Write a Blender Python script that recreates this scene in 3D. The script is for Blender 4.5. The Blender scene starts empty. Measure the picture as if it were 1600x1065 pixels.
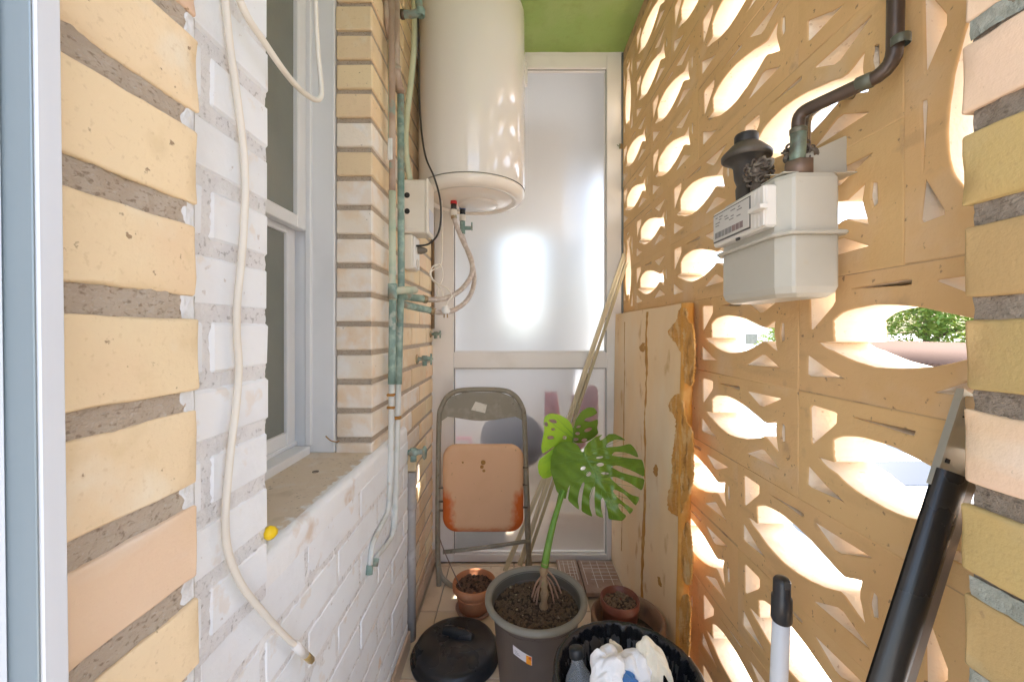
import bpy, bmesh, math, random
from mathutils import Vector, noise, Matrix

random.seed(7)
R = math.radians
sc = bpy.context.scene
col = sc.collection

# ------------------------------------------------------------------ camera
F = 622.0; CU, CV, EYE = 802.0, 517.0, 1.11
cam_d = bpy.data.cameras.new('camera'); cam = bpy.data.objects.new('camera', cam_d); col.objects.link(cam)
cam.location = (0, 0, EYE); cam.rotation_euler = (R(90), 0, 0)
cam_d.sensor_width = 36; cam_d.lens = F * 36 / 1600
cam_d.shift_x = -2 / 1600; cam_d.shift_y = -15.5 / 1600
cam_d.clip_start = 0.02; cam_d.clip_end = 2000
sc.camera = cam

# ------------------------------------------------------------------ sky, sun, exposure
SUN_EL, SUN_AZ = 60, 12            # azimuth measured from +X towards +Y
w = bpy.data.worlds.new('World'); sc.world = w; w.use_nodes = True
nt = w.node_tree; nt.nodes.clear()
sky = nt.nodes.new('ShaderNodeTexSky'); sky.sky_type = 'NISHITA'; sky.sun_disc = False
sky.sun_elevation = R(SUN_EL); sky.sun_rotation = R(90 - SUN_AZ)
sky.air_density = 1.0; sky.dust_density = 3.2; sky.ozone_density = 1.0
bg = nt.nodes.new('ShaderNodeBackground'); bg.inputs['Strength'].default_value = 0.15
wo = nt.nodes.new('ShaderNodeOutputWorld')
nt.links.new(sky.outputs[0], bg.inputs[0]); nt.links.new(bg.outputs[0], wo.inputs[0])
sun_d = bpy.data.lights.new('sun', 'SUN'); sun = bpy.data.objects.new('sun', sun_d); col.objects.link(sun)
sun_d.energy = 2.4; sun_d.angle = R(0.5); sun_d.color = (1.0, 0.955, 0.89)
_s = Vector((math.cos(R(SUN_EL)) * math.cos(R(SUN_AZ)), math.cos(R(SUN_EL)) * math.sin(R(SUN_AZ)), math.sin(R(SUN_EL))))
sun.location = _s * 30
sun.rotation_euler = _s.to_track_quat('Z', 'Y').to_euler()
sc.view_settings.view_transform = 'Standard'; sc.view_settings.look = 'None'
sc.view_settings.gamma = 1.0; sc.view_settings.use_curve_mapping = False
sc.view_settings.exposure = 2.7
sc.render.engine = 'CYCLES'
sc.cycles.use_denoising = True
sc.cycles.max_bounces = 14; sc.cycles.diffuse_bounces = 8; sc.cycles.transmission_bounces = 8
sc.cycles.sample_clamp_indirect = 8.0

# ------------------------------------------------------------------ helpers
def at(u, v, y):
    "a point y metres in front of the camera, seen at photo pixel u, v"
    return Vector(((u - CU) / F * y, y, EYE - (v - CV) / F * y))
def onx(u, v, x):
    "the same for a point on the plane X = x"
    return at(u, v, x * F / (u - CU))

def N(t, typ, **k):
    n = t.nodes.new(typ)
    for a, b in k.items():
        setattr(n, a, b)
    return n

def mat(name, base, rough=0.6, metal=0.0, spec=0.5, vary=0.0, layers=(), bump=0.0, bscale=60.0, bdetail=6.0, stretch=(1, 1, 1), coat=0.0, trans=0.0, alpha=None, ior=1.45, sheen=0.0, rvar=0.0, sss=0.0):
    """layers: (colour, scale, lo, hi[, amount[, stretch]]) noise masks laid over the base colour"""
    m = bpy.data.materials.new(name); m.use_nodes = True
    t = m.node_tree; b = t.nodes['Principled BSDF']; L = t.links.new
    tc = N(t, 'ShaderNodeTexCoord'); oi = N(t, 'ShaderNodeObjectInfo')
    add = N(t, 'ShaderNodeVectorMath', operation='MULTIPLY_ADD')
    sm = N(t, 'ShaderNodeVectorMath', operation='SCALE'); sm.inputs[0].default_value = (7.3, 11.9, 5.7)
    L(oi.outputs['Random'], sm.inputs['Scale'])
    L(tc.outputs['Object'], add.inputs[0]); add.inputs[1].default_value = stretch; L(sm.outputs[0], add.inputs[2])
    vec = add.outputs[0]
    c = N(t, 'ShaderNodeRGB'); c.outputs[0].default_value = (*base, 1); cur = c.outputs[0]
    if vary:
        h = N(t, 'ShaderNodeHueSaturation')
        mr = N(t, 'ShaderNodeMapRange'); mr.inputs[3].default_value = 1 - vary; mr.inputs[4].default_value = 1 + vary
        L(oi.outputs['Random'], mr.inputs[0]); L(mr.outputs[0], h.inputs['Value'])
        m2 = N(t, 'ShaderNodeMath', operation='MULTIPLY'); m2.inputs[1].default_value = 7.13; L(oi.outputs['Random'], m2.inputs[0])
        m3 = N(t, 'ShaderNodeMath', operation='FRACT'); L(m2.outputs[0], m3.inputs[0])
        mr2 = N(t, 'ShaderNodeMapRange'); mr2.inputs[3].default_value = 0.5 - vary * .12; mr2.inputs[4].default_value = 0.5 + vary * .07
        L(m3.outputs[0], mr2.inputs[0]); L(mr2.outputs[0], h.inputs['Hue'])
        L(cur, h.inputs['Color']); cur = h.outputs[0]
    for i, ly in enumerate(layers):
        colr, s, lo, hi = ly[:4]; amt = ly[4] if len(ly) > 4 else 1.0; st = ly[5] if len(ly) > 5 else None
        n = N(t, 'ShaderNodeTexNoise'); n.inputs['Scale'].default_value = s; n.inputs['Detail'].default_value = 5
        off = N(t, 'ShaderNodeVectorMath', operation='ADD'); off.inputs[1].default_value = (i * 3.7 + 1.1, i * 1.3, i * 2.9)
        if st:
            mm = N(t, 'ShaderNodeVectorMath', operation='MULTIPLY'); mm.inputs[1].default_value = st
            L(vec, mm.inputs[0]); L(mm.outputs[0], off.inputs[0])
        else:
            L(vec, off.inputs[0])
        L(off.outputs[0], n.inputs['Vector'])
        r = N(t, 'ShaderNodeMapRange'); r.inputs[1].default_value = lo; r.inputs[2].default_value = hi; r.inputs[4].default_value = amt
        L(n.outputs['Fac'], r.inputs[0])
        mx = N(t, 'ShaderNodeMix', data_type='RGBA'); L(r.outputs[0], mx.inputs[0]); L(cur, mx.inputs[6]); mx.inputs[7].default_value = (*colr, 1)
        cur = mx.outputs[2]
    L(cur, b.inputs['Base Color'])
    b.inputs['Roughness'].default_value = rough; b.inputs['Metallic'].default_value = metal
    b.inputs['Specular IOR Level'].default_value = spec; b.inputs['IOR'].default_value = ior
    if coat: b.inputs['Coat Weight'].default_value = coat; b.inputs['Coat Roughness'].default_value = 0.06
    if trans: b.inputs['Transmission Weight'].default_value = trans
    if alpha is not None: b.inputs['Alpha'].default_value = alpha
    if rvar:
        n = N(t, 'ShaderNodeTexNoise'); n.inputs['Scale'].default_value = 9; n.inputs['Detail'].default_value = 6; L(vec, n.inputs['Vector'])
        r = N(t, 'ShaderNodeMapRange'); r.inputs[1].default_value = .3; r.inputs[2].default_value = .7
        r.inputs[3].default_value = max(0.02, rough - rvar); r.inputs[4].default_value = min(1, rough + rvar)
        L(n.outputs['Fac'], r.inputs[0]); L(r.outputs[0], b.inputs['Roughness'])
    if bump:
        n = N(t, 'ShaderNodeTexNoise'); n.inputs['Scale'].default_value = bscale; n.inputs['Detail'].default_value = bdetail
        n.inputs['Roughness'].default_value = .62
        L(vec, n.inputs['Vector'])
        bp = N(t, 'ShaderNodeBump'); bp.inputs['Strength'].default_value = bump; bp.inputs['Distance'].default_value = 0.004
        L(n.outputs['Fac'], bp.inputs['Height']); L(bp.outputs[0], b.inputs['Normal'])
    return m

def world_off(o):
    v = Vector((0, 0, 0))
    while o is not None:
        v += o.location; o = o.parent
    return v
def obj(name, me, m=None, parent=None, loc=(0, 0, 0), smooth=False):
    "link one mesh object; loc is a world place (meshes are mostly written in world metres)"
    o = bpy.data.objects.new(name, me); col.objects.link(o)
    if m is not None and not len(me.materials): me.materials.append(m)
    if parent is not None: o.parent = parent
    o.location = Vector(loc) - (world_off(parent) if parent else Vector((0, 0, 0)))
    if smooth:
        for p in me.polygons: p.use_smooth = True
    return o
def tag(o, label=None, cat=None, group=None, kind=None):
    if label: o['label'] = label
    if cat: o['category'] = cat
    if group: o['group'] = group
    if kind: o['kind'] = kind
    return o
def thing(name, label, cat, loc=(0, 0, 0), group=None):
    o = bpy.data.objects.new(name, None); col.objects.link(o); o.location = loc; o.empty_display_size = .05
    return tag(o, label, cat, group)

def nz(p, s=1.0, seed=0.0):
    return noise.noise(Vector((p[0] * s + seed * 3.1, p[1] * s - seed * 1.7, p[2] * s + seed * 2.3)))

class MB:
    "collects shapes in world metres, then becomes one mesh"
    def __init__(s): s.v = []; s.f = []; s.mi = []; s.sm = []
    def add(s, vs, fs, mi=0, smooth=False):
        o = len(s.v); s.v += [tuple(p) for p in vs]; s.f += [tuple(i + o for i in f) for f in fs]
        s.mi += [mi] * len(fs); s.sm += [smooth] * len(fs); return s
    def box(s, a, b, mi=0):
        x0, y0, z0 = [min(p, q) for p, q in zip(a, b)]; x1, y1, z1 = [max(p, q) for p, q in zip(a, b)]
        vs = [(x0,y0,z0),(x1,y0,z0),(x1,y1,z0),(x0,y1,z0),(x0,y0,z1),(x1,y0,z1),(x1,y1,z1),(x0,y1,z1)]
        return s.add(vs, [(0,3,2,1),(4,5,6,7),(0,1,5,4),(1,2,6,5),(2,3,7,6),(3,0,4,7)], mi)
    def cbox(s, a, b, r=.002, mi=0, amp=0, seed=0):
        "chamfered box"
        bm = bmesh.new(); bmesh.ops.create_cube(bm, size=1)
        c = [(p + q) / 2 for p, q in zip(a, b)]; d = [abs(p - q) for p, q in zip(a, b)]
        for v in bm.verts: v.co = Vector((v.co.x * d[0] + c[0], v.co.y * d[1] + c[1], v.co.z * d[2] + c[2]))
        bmesh.ops.bevel(bm, geom=bm.edges[:], offset=min(r, min(d) * .45), segments=1, affect='EDGES', profile=.5)
        if amp:
            for v in bm.verts:
                v.co += Vector((nz(v.co, 37, seed), nz(v.co, 41, seed + 5), nz(v.co, 33, seed + 9))) * amp
        return s.bm(bm, mi)
    def bm(s, bm, mi=0, smooth=False):
        bm.verts.index_update()
        s.add([v.co.copy() for v in bm.verts], [[v.index for v in f.verts] for f in bm.faces], mi, smooth); bm.free(); return s
    def grid(s, fn, nu, nv, wrapu=False, mi=0, smooth=True, flip=False):
        "fn(i/nu, j/nv) -> point"
        cu = nu if wrapu else nu + 1
        vs = [fn(i / nu, j / nv) for j in range(nv + 1) for i in range(cu)]
        fs = []
        for j in range(nv):
            for i in range(nu):
                a = j * cu + i; b = j * cu + (i + 1) % cu; c = (j + 1) * cu + (i + 1) % cu; d = (j + 1) * cu + i
                fs.append((a, d, c, b) if flip else (a, b, c, d))
        return s.add(vs, fs, mi, smooth)
    def lathe(s, prof, c, n=32, mi=0, disp=None, axis=None, cap=False):
        "prof: (r, h) from bottom outside upwards; c: centre"
        c = Vector(c); q = Vector((0, 0, 1)).rotation_difference(Vector(axis).normalized()) if axis is not None else None
        vs = []
        for (r, h) in prof:
            for i in range(n):
                a = 2 * math.pi * i / n
                rr, hh = (r, h) if disp is None else disp(r, h, a)
                p = Vector((rr * math.cos(a), rr * math.sin(a), hh))
                if q is not None: p = q @ p
                vs.append(c + p)
        fs = []
        for j in range(len(prof) - 1):
            for i in range(n):
                fs.append((j*n+i, j*n+(i+1)%n, (j+1)*n+(i+1)%n, (j+1)*n+i))
        if cap: fs += [tuple(reversed(range(n))), tuple((len(prof)-1)*n+i for i in range(n))]
        return s.add(vs, fs, mi, True)
    def cyl(s, a, b, r, n=16, mi=0, r2=None):
        a = Vector(a); b = Vector(b); d = b - a
        return s.lathe([(r, 0), (r if r2 is None else r2, d.length)], a, n, mi, None, d, True)
    def tube(s, pts, r, n=12, sub=6, mi=0, caps=True, prof=None, wob=0.0):
        P = smooth_path(pts, sub) if sub > 1 else [Vector(p) for p in pts]
        m = len(P); rad = r if callable(r) else (lambda t: r)
        T = [(P[min(i+1, m-1)] - P[max(i-1, 0)]).normalized() for i in range(m)]
        up = Vector((0, 0, 1)) if abs(T[0].z) < .9 else Vector((0, 1, 0))
        nrm = (up - T[0] * up.dot(T[0])).normalized(); vs = []
        for i in range(m):
            if i: nrm = (nrm - T[i] * nrm.dot(T[i])).normalized()
            bn = T[i].cross(nrm); rr = rad(i / (m - 1))
            for k in range(n):
                a = 2 * math.pi * k / n
                q = (math.cos(a), math.sin(a)) if prof is None else prof[k]
                d = rr * (1 + (wob * nz(P[i], 60, k * .3) if wob else 0))
                vs.append(P[i] + (nrm * q[0] + bn * q[1]) * d)
        fs = [(i*n+k, i*n+(k+1)%n, (i+1)*n+(k+1)%n, (i+1)*n+k) for i in range(m-1) for k in range(n)]
        if caps: fs += [tuple(reversed(range(n))), tuple((m-1)*n+k for k in range(n))]
        return s.add(vs, fs, mi, prof is None)
    def prism(s, poly, fn, h0, h1, mi=0):
        "poly of 2-D points; fn(x, y, h) -> point"
        n = len(poly)
        vs = [fn(x, y, h0) for x, y in poly] + [fn(x, y, h1) for x, y in poly]
        fs = [tuple(reversed(range(n))), tuple(range(n, 2*n))] + [(i, (i+1)%n, n+(i+1)%n, n+i) for i in range(n)]
        return s.add(vs, fs, mi)
    def mesh(s, name='mesh', mats=(), recalc=True):
        me = bpy.data.meshes.new(name); me.from_pydata(s.v, [], s.f)
        for p, i, sm in zip(me.polygons, s.mi, s.sm): p.material_index = i; p.use_smooth = sm
        for m in mats: me.materials.append(m)
        if recalc:
            b = bmesh.new(); b.from_mesh(me); bmesh.ops.recalc_face_normals(b, faces=b.faces[:]); b.to_mesh(me); b.free()
        me.update(); return me
    def build(s, name, m, parent=None, recalc=True):
        return obj(name, s.mesh(name, m if isinstance(m, (list, tuple)) else (m,), recalc), None, parent)

def smooth_path(pts, sub):
    P = [Vector(p) for p in pts]; out = []
    for i in range(len(P) - 1):
        a = P[max(i-1, 0)]; b = P[i]; c = P[i+1]; d = P[min(i+2, len(P)-1)]
        for k in range(sub):
            t = k / sub
            out.append(0.5 * ((2*b) + (c-a)*t + (2*a-5*b+4*c-d)*t*t + (3*b-a-3*c+d)*t*t*t))
    out.append(P[-1]); return out
def bent(pts, r=.03):
    "round the corners of a polyline so that pipes keep straight runs"
    P = [Vector(p) for p in pts]; out = [P[0]]
    for i in range(1, len(P) - 1):
        a = (P[i-1] - P[i]); b = (P[i+1] - P[i]); q = min(r, a.length * .45, b.length * .45)
        s = P[i] + a.normalized() * q; e = P[i] + b.normalized() * q
        for k in range(6):
            t = k / 5; out.append(s * (1-t)**2 + P[i] * 2*t*(1-t) + e * t*t)
    out.append(P[-1]); return out

def curve_fill(loops, ext, bev=0.0):
    "filled 2-D outline with holes, thickened; returns a mesh in curve space"
    cd = bpy.data.curves.new('outline', 'CURVE'); cd.dimensions = '2D'; cd.fill_mode = 'BOTH'
    cd.extrude = ext; cd.bevel_depth = bev; cd.bevel_resolution = 1
    for lp in loops:
        sp = cd.splines.new('POLY'); sp.points.add(len(lp) - 1); sp.use_cyclic_u = True
        for p, q in zip(sp.points, lp): p.co = (q[0], q[1], 0, 1)
    o = bpy.data.objects.new('outline', cd); col.objects.link(o)
    dg = bpy.context.evaluated_depsgraph_get()
    me = bpy.data.meshes.new_from_object(o.evaluated_get(dg))
    bpy.data.objects.remove(o); bpy.data.curves.remove(cd)
    me.materials.clear()
    return me

def dense_brick(d, r, amp, seed, cell=.012):
    "a brick with worn, uneven arrises (for the nearest ones)"
    h = [x / 2 for x in d]; ax = []
    for k in range(3):
        n = max(1, int((d[k] - 2 * r) / cell))
        ax.append([-h[k], -h[k] + r * .45, -h[k] + r, -h[k] + r * 1.35] + [-h[k] + r + (d[k] - 2*r) * i / n for i in range(1, n)] + [h[k] - r * 1.35, h[k] - r, h[k] - r * .45, h[k]])
    idx = {}; vs = []; fs = []
    def vid(p):
        key = tuple(round(c, 6) for c in p)
        if key not in idx: idx[key] = len(vs); vs.append(Vector(p))
        return idx[key]
    for k in range(3):
        i, j = (k + 1) % 3, (k + 2) % 3
        for sgn in (-1, 1):
            for a in range(len(ax[i]) - 1):
                for b in range(len(ax[j]) - 1):
                    q = []
                    for (aa, bb) in ((a, b), (a+1, b), (a+1, b+1), (a, b+1)):
                        p = [0, 0, 0]; p[k] = sgn * h[k]; p[i] = ax[i][aa]; p[j] = ax[j][bb]; q.append(vid(p))
                    fs.append(q if sgn > 0 else q[::-1])
    out = []
    for p in vs:
        rr = r * (1 + .7 * nz(p, 45, seed))
        rr = max(rr, r * .3)
        inner = Vector([max(-h[k] + rr, min(h[k] - rr, p[k])) for k in range(3)])
        dv = p - inner
        q = inner + dv.normalized() * rr if dv.length > 1e-6 else p
        edge = sum(1 for k in range(3) if abs(p[k]) > h[k] - r * 1.01)
        q = q + Vector((nz(q, 28, seed+1), nz(q, 28, seed+2), nz(q, 28, seed+3))) * amp * (1.6 if edge > 1 else .5)
        if edge > 1:
            c = nz(p, 70, seed + 7)
            if c > .32: q = q.lerp(inner, (c - .32) * 1.5)
        out.append(q)
    return MB().add(out, fs, 0, True).mesh('brick')

# ------------------------------------------------------------------ materials
BR_Y = mat('yellow_brick', (.78, .62, .395), .82, vary=.05, bump=.22, bscale=240,
           layers=[((.75, .55, .35), 7, .54, .74, .7), ((.78, .71, .57), 12, .58, .70, .6), ((.64, .48, .27), 30, .58, .72, .4), ((.58, .42, .24), 210, .60, .70, .35), ((.22, .13, .07), 95, .69, .73, .8), ((.70, .68, .64), 9, .70, .73, .7)])
BR_P = mat('peach_brick', (.73, .53, .37), .82, vary=.05, bump=.22, bscale=240,
           layers=[((.74, .62, .50), 8, .58, .66, .7, (1, .5, 2)), ((.66, .47, .27), 5, .5, .7, .6), ((.22, .13, .07), 75, .69, .74, .8)])
BR_W = mat('white_painted_brick', (.845, .875, .91), .6, vary=.025, bump=.3, bscale=70,
           layers=[((.74, .75, .78), 12, .52, .72, .5), ((.74, .58, .46), 8, .655, .68, .75), ((.78, .72, .66), 22, .62, .68, .6), ((.45, .38, .33), 75, .70, .74, .5)])
BR_WW = mat('worn_white_brick', (.82, .73, .62), .75, vary=.06, bump=.4, bscale=80,
            layers=[((.74, .54, .34), 9, .50, .68, .8), ((.82, .80, .78), 16, .50, .62, .6), ((.25, .17, .12), 70, .70, .75, .7)])
BR_T = mat('tan_brick', (.84, .66, .42), .75, vary=.12, bump=.3, bscale=110,
           layers=[((.82, .72, .56), 12, .52, .66, .6), ((.72, .48, .26), 14, .60, .72, .6), ((.2, .13, .08), 90, .71, .76, .7)])
BR_R = mat('olive_brick', (.46, .32, .13), .82, vary=.08, bump=.25, bscale=240,
           layers=[((.44, .25, .12), 8, .52, .70, .6), ((.44, .36, .20), 14, .56, .70, .5), ((.34, .23, .10), 210, .60, .70, .35), ((.25, .15, .08), 85, .70, .76, .8)])
MORT = mat('grey_brown_mortar', (.50, .41, .315), .95, bump=1.0, bscale=330, stretch=(1, .6, 1), layers=[((.56, .48, .38), 40, .48, .66, .6), ((.26, .19, .13), 340, .56, .68, .8), ((.55, .50, .43), 420, .60, .70, .6)])
MORT_W = mat('painted_mortar', (.77, .77, .78), .85, bump=1.0, bscale=160, layers=[((.42, .41, .41), 150, .56, .66, .8), ((.82, .82, .82), 30, .46, .60, .85)])
MORT_G = mat('green_grey_mortar', (.28, .29, .24), .9, bump=.8, bscale=150, layers=[((.42, .40, .34), 50, .52, .66, .6)])
PLAST_W = mat('white_plaster', (.85, .86, .87), .75, bump=.7, bscale=45, layers=[((.62, .48, .36), 14, .60, .70, .7)])
SCREEN = mat('ochre_screen_paint', (.70, .46, .215), .76, spec=.3, bump=.6, bscale=42, vary=.03,
             layers=[((.63, .39, .165), 5, .50, .72, .6), ((.70, .53, .35), 7, .55, .72, .55), ((.40, .25, .15), 20, .64, .74, .5), ((.30, .18, .10), 7, .60, .78, .35, (1, .5, 3)), ((.20, .12, .07), 85, .67, .72, .7)])
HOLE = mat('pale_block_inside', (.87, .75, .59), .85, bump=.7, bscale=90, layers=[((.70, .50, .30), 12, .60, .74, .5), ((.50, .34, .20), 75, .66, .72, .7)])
SJOINT = mat('ochre_joint', (.50, .33, .17), .85, bump=.5, bscale=80, layers=[((.25, .16, .10), 30, .55, .66, .8)])
ALU = mat('white_aluminium', (.74, .75, .76), .38, spec=.5, rvar=.08, layers=[((.60, .62, .63), 7, .5, .75, .4)])
ALU_C = mat('cream_aluminium', (.83, .81, .78), .38, spec=.5, rvar=.06, layers=[((.66, .62, .56), 6, .55, .75, .4)])
ALU_B = mat('blue_grey_aluminium', (.20, .24, .255), .35, spec=.5, metal=.2, stretch=(1, 1, .05), layers=[((.235, .275, .29), 60, .4, .7, .5)])
GASKET = mat('dark_gasket', (.05, .045, .04), .7)
LUMP = mat('dull_white_paint', (.66, .66, .65), .75, bump=.6, bscale=120, layers=[((.50, .48, .45), 60, .52, .66, .6)])
MORT_R = mat('dark_brown_mortar', (.27, .215, .16), .95, bump=1.0, bscale=330, stretch=(1, .6, 1), layers=[((.36, .30, .23), 40, .48, .66, .6), ((.13, .10, .07), 260, .56, .68, .8)])
STONE = mat('sill_stone', (.52, .42, .30), .8, bump=.5, bscale=70, layers=[((.34, .26, .18), 16, .54, .68, .6), ((.68, .62, .54), 22, .58, .68, .6), ((.22, .16, .11), 110, .66, .72, .6)])
def painted_edge():
    m = mat('sill_stone_painted_edge', (.68, .57, .44), .8, bump=.6, bscale=70, layers=[((.50, .39, .27), 16, .54, .68, .55), ((.70, .64, .56), 22, .56, .68, .6), ((.22, .16, .11), 110, .64, .71, .6)])
    t = m.node_tree; L = t.links.new; b = t.nodes['Principled BSDF']; src = b.inputs['Base Color'].links[0].from_socket
    tc = N(t, 'ShaderNodeTexCoord'); sp = N(t, 'ShaderNodeSeparateXYZ'); L(tc.outputs['Object'], sp.inputs[0])
    n = N(t, 'ShaderNodeTexNoise'); n.inputs['Scale'].default_value = 40; n.inputs['Detail'].default_value = 7; L(tc.outputs['Object'], n.inputs['Vector'])
    ma = N(t, 'ShaderNodeMath', operation='MULTIPLY_ADD'); L(n.outputs['Fac'], ma.inputs[0]); ma.inputs[1].default_value = .075; L(sp.outputs['X'], ma.inputs[2])
    r = N(t, 'ShaderNodeMapRange'); r.inputs[1].default_value = -.362; r.inputs[2].default_value = -.353; L(ma.outputs[0], r.inputs[0])
    mx = N(t, 'ShaderNodeMix', data_type='RGBA'); L(r.outputs[0], mx.inputs[0]); L(src, mx.inputs[6]); mx.inputs[7].default_value = (.80, .79, .77, 1); L(mx.outputs[2], b.inputs['Base Color'])
    return m
STONE_P = painted_edge()
GREEN = mat('green_ceiling_paint', (.30, .43, .125), .8, bump=1.0, bscale=30, layers=[((.37, .46, .18), 5, .45, .65, .6), ((.27, .35, .10), 22, .55, .70, .5)])
TILE = mat('floor_tile', (.70, .56, .40), .4, vary=.05, rvar=.12, bump=.08, bscale=30, layers=[((.46, .34, .22), 7, .52, .70, .6), ((.30, .22, .15), 50, .66, .74, .5)])
GROUT = mat('floor_grout', (.40, .33, .25), .9, bump=.4)
SKIRT = mat('skirting_tile', (.56, .44, .33), .45, vary=.06, layers=[((.40, .28, .18), 9, .52, .7, .7)], bump=.2)
ENAMEL = mat('white_enamel', (.76, .735, .70), .09, spec=.5, coat=.5, layers=[((.80, .76, .70), 3, .5, .7, .4)])
PLASTIC_C = mat('cream_plastic', (.74, .70, .62), .4, layers=[((.62, .56, .46), 8, .5, .7, .4)])
PLASTIC_W = mat('white_plastic', (.80, .79, .77), .4)
CABLE_W = mat('ivory_cable', (.78, .74, .66), .42, layers=[((.66, .60, .50), 8, .55, .7, .4)])
BLACKP = mat('black_plastic', (.024, .024, .026), .32, rvar=.1, layers=[((.075, .07, .062), 9, .5, .75, .7)])
RUBBER = mat('black_rubber', (.03, .028, .026), .55, layers=[((.09, .075, .06), 14, .5, .7, .7)])
VERDI = mat('verdigris_copper', (.20, .30, .265), .7, bump=.6, bscale=70, layers=[((.38, .50, .44), 26, .46, .62, .85), ((.27, .21, .15), 17, .54, .66, .85), ((.10, .20, .18), 9, .54, .7, .7), ((.55, .58, .53), 12, .63, .68, .7)])
PALEGREEN = mat('pale_green_paint', (.50, .55, .42), .6, bump=.4, layers=[((.30, .44, .36), 12, .52, .66, .8), ((.62, .57, .48), 16, .54, .66, .7)])
BROWNPIPE = mat('brown_painted_pipe', (.34, .25, .19), .6, bump=.4, layers=[((.50, .42, .34), 11, .52, .66, .7), ((.20, .32, .27), 14, .62, .70, .8)])
WHITEPIPE = mat('overpainted_pipe', (.66, .68, .66), .6, bump=.5, layers=[((.48, .55, .51), 14, .57, .69, .75), ((.55, .46, .36), 20, .62, .70, .6)])
COPPER = mat('tarnished_copper', (.095, .068, .052), .4, metal=.3, bump=.15, rvar=.1, layers=[((.10, .20, .15), 13, .60, .70, .7), ((.16, .115, .085), 8, .5, .7, .5)])
COPPER_G = mat('green_tarnished_copper', (.13, .135, .10), .42, metal=.3, bump=.3, layers=[((.24, .32, .25), 26, .52, .64, .8), ((.16, .10, .07), 14, .55, .68, .8)])
BRASS = mat('dull_brass', (.42, .30, .17), .45, metal=.6, layers=[((.24, .36, .30), 20, .54, .66, .7)])
METERG = mat('meter_grey_paint', (.50, .475, .40), .42, spec=.5, bump=.08, bscale=40, layers=[((.50, .44, .32), 20, .64, .72, .6), ((.35, .28, .18), 60, .70, .75, .5), ((.66, .64, .58), 4, .45, .7, .5)])
METERW = mat('meter_white_plastic', (.72, .69, .63), .4)
PRINT = mat('grey_print', (.24, .23, .22), .6)
PRINT_R = mat('red_print', (.26, .19, .18), .6)
CORRODE = mat('corroded_metal', (.13, .10, .075), .8, bump=.8, bscale=90, layers=[((.32, .27, .21), 45, .52, .64, .8)])
CHAIRM = mat('grey_brown_chair_metal', (.26, .235, .18), .5, metal=.1, bump=.1, layers=[((.36, .32, .26), 25, .52, .68, .6), ((.14, .10, .07), 40, .64, .72, .6)])
SEATM = mat('faded_orange_seat', (.72, .44, .26), .55, bump=.1, layers=[((.66, .39, .22), 10, .5, .7, .4), ((.30, .18, .09), 50, .69, .74, .5)])
RUST = mat('rust_stain', (.38, .19, .05), .85)
STICK = mat('paper_sticker', (.72, .68, .60), .7, layers=[((.55, .5, .42), 40, .55, .65, .6)])
TERRA = mat('terracotta', (.48, .19, .085), .7, bump=.3, bscale=50, layers=[((.56, .28, .15), 11, .52, .68, .6), ((.32, .12, .06), 18, .58, .7, .5)])
TERRA_B = mat('brown_plastic_pot', (.17, .05, .03), .35, layers=[((.32, .13, .08), 12, .52, .7, .5)])
POTG = mat('grey_plastic_pot', (.14, .115, .105), .5, bump=.05, layers=[((.19, .155, .14), 10, .5, .7, .5)])
POTRIM = mat('dusty_pot_rim', (.25, .235, .195), .55, layers=[((.33, .31, .26), 12, .5, .7, .5)])
SOIL = mat('potting_soil', (.055, .036, .024), .95, bump=1.0, bscale=130, layers=[((.12, .08, .05), 60, .52, .64, .8)])
CHIP = mat('soil_bark', (.125, .08, .05), .9, vary=.5)
CHIP_L = mat('pale_pebble', (.28, .20, .13), .9, vary=.2)
LEAF = mat('monstera_leaf', (.12, .21, .02), .28, spec=.5, bump=.12, bscale=40, layers=[((.165, .28, .03), 9, .46, .68, .8)])
LEAF_Y = mat('young_monstera_leaf', (.30, .50, .035), .35, spec=.5, bump=.1, bscale=40, layers=[((.10, .27, .03), 12, .5, .7, .6)])
LVEIN = mat('leaf_vein', (.16, .30, .06), .45)
PETI = mat('green_petiole', (.13, .27, .035), .4, layers=[((.20, .33, .07), 18, .5, .7, .6)])
STEMB = mat('brown_ringed_stem', (.33, .22, .12), .7, bump=.5, layers=[((.16, .22, .07), 14, .54, .66, .9), ((.20, .11, .06), 30, .6, .7, .7)])
BAG = mat('black_bin_bag', (.014, .014, .016), .25, spec=.7, bump=.5, bscale=30)
PET = mat('clear_bottle', (.80, .84, .86), .08, trans=.86, ior=1.2, spec=.8)
PAPER = mat('crumpled_white_paper', (.78, .78, .78), .75, bump=.3, bscale=25)
PAPER_C = mat('cream_paper', (.76, .70, .56), .75, bump=.3, bscale=25)
BLUEP = mat('blue_wrapper', (.04, .16, .42), .4)
BOARD = mat('stained_cream_board', (.86, .64, .38), .75, bump=.35, bscale=16, stretch=(1, 1, .6),
            layers=[((.83, .71, .54), 4, .42, .62, .7), ((.58, .34, .12), 11, .615, .70, .75), ((.62, .42, .20), 3, .5, .72, .45)])
FOAM = mat('amber_foam', (.62, .31, .075), .9, bump=1.0, bscale=80, stretch=(1, 1, .45), layers=[((.74, .52, .26), 40, .48, .62, .7), ((.32, .14, .03), 34, .57, .66, .85), ((.60, .27, .05), 9, .52, .68, .7)])
GLUE = mat('amber_glue', (.48, .23, .045), .7, bump=.8, bscale=70, layers=[((.62, .38, .12), 25, .5, .64, .7)])
SLATC = mat('beige_profile', (.70, .61, .41), .45, layers=[((.60, .50, .32), 10, .5, .7, .5)])
BTILE = mat('brown_tile', (.30, .19, .135), .5, layers=[((.42, .31, .24), 9, .48, .66, .7), ((.22, .13, .09), 30, .56, .68, .5)], bump=.2)
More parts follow.
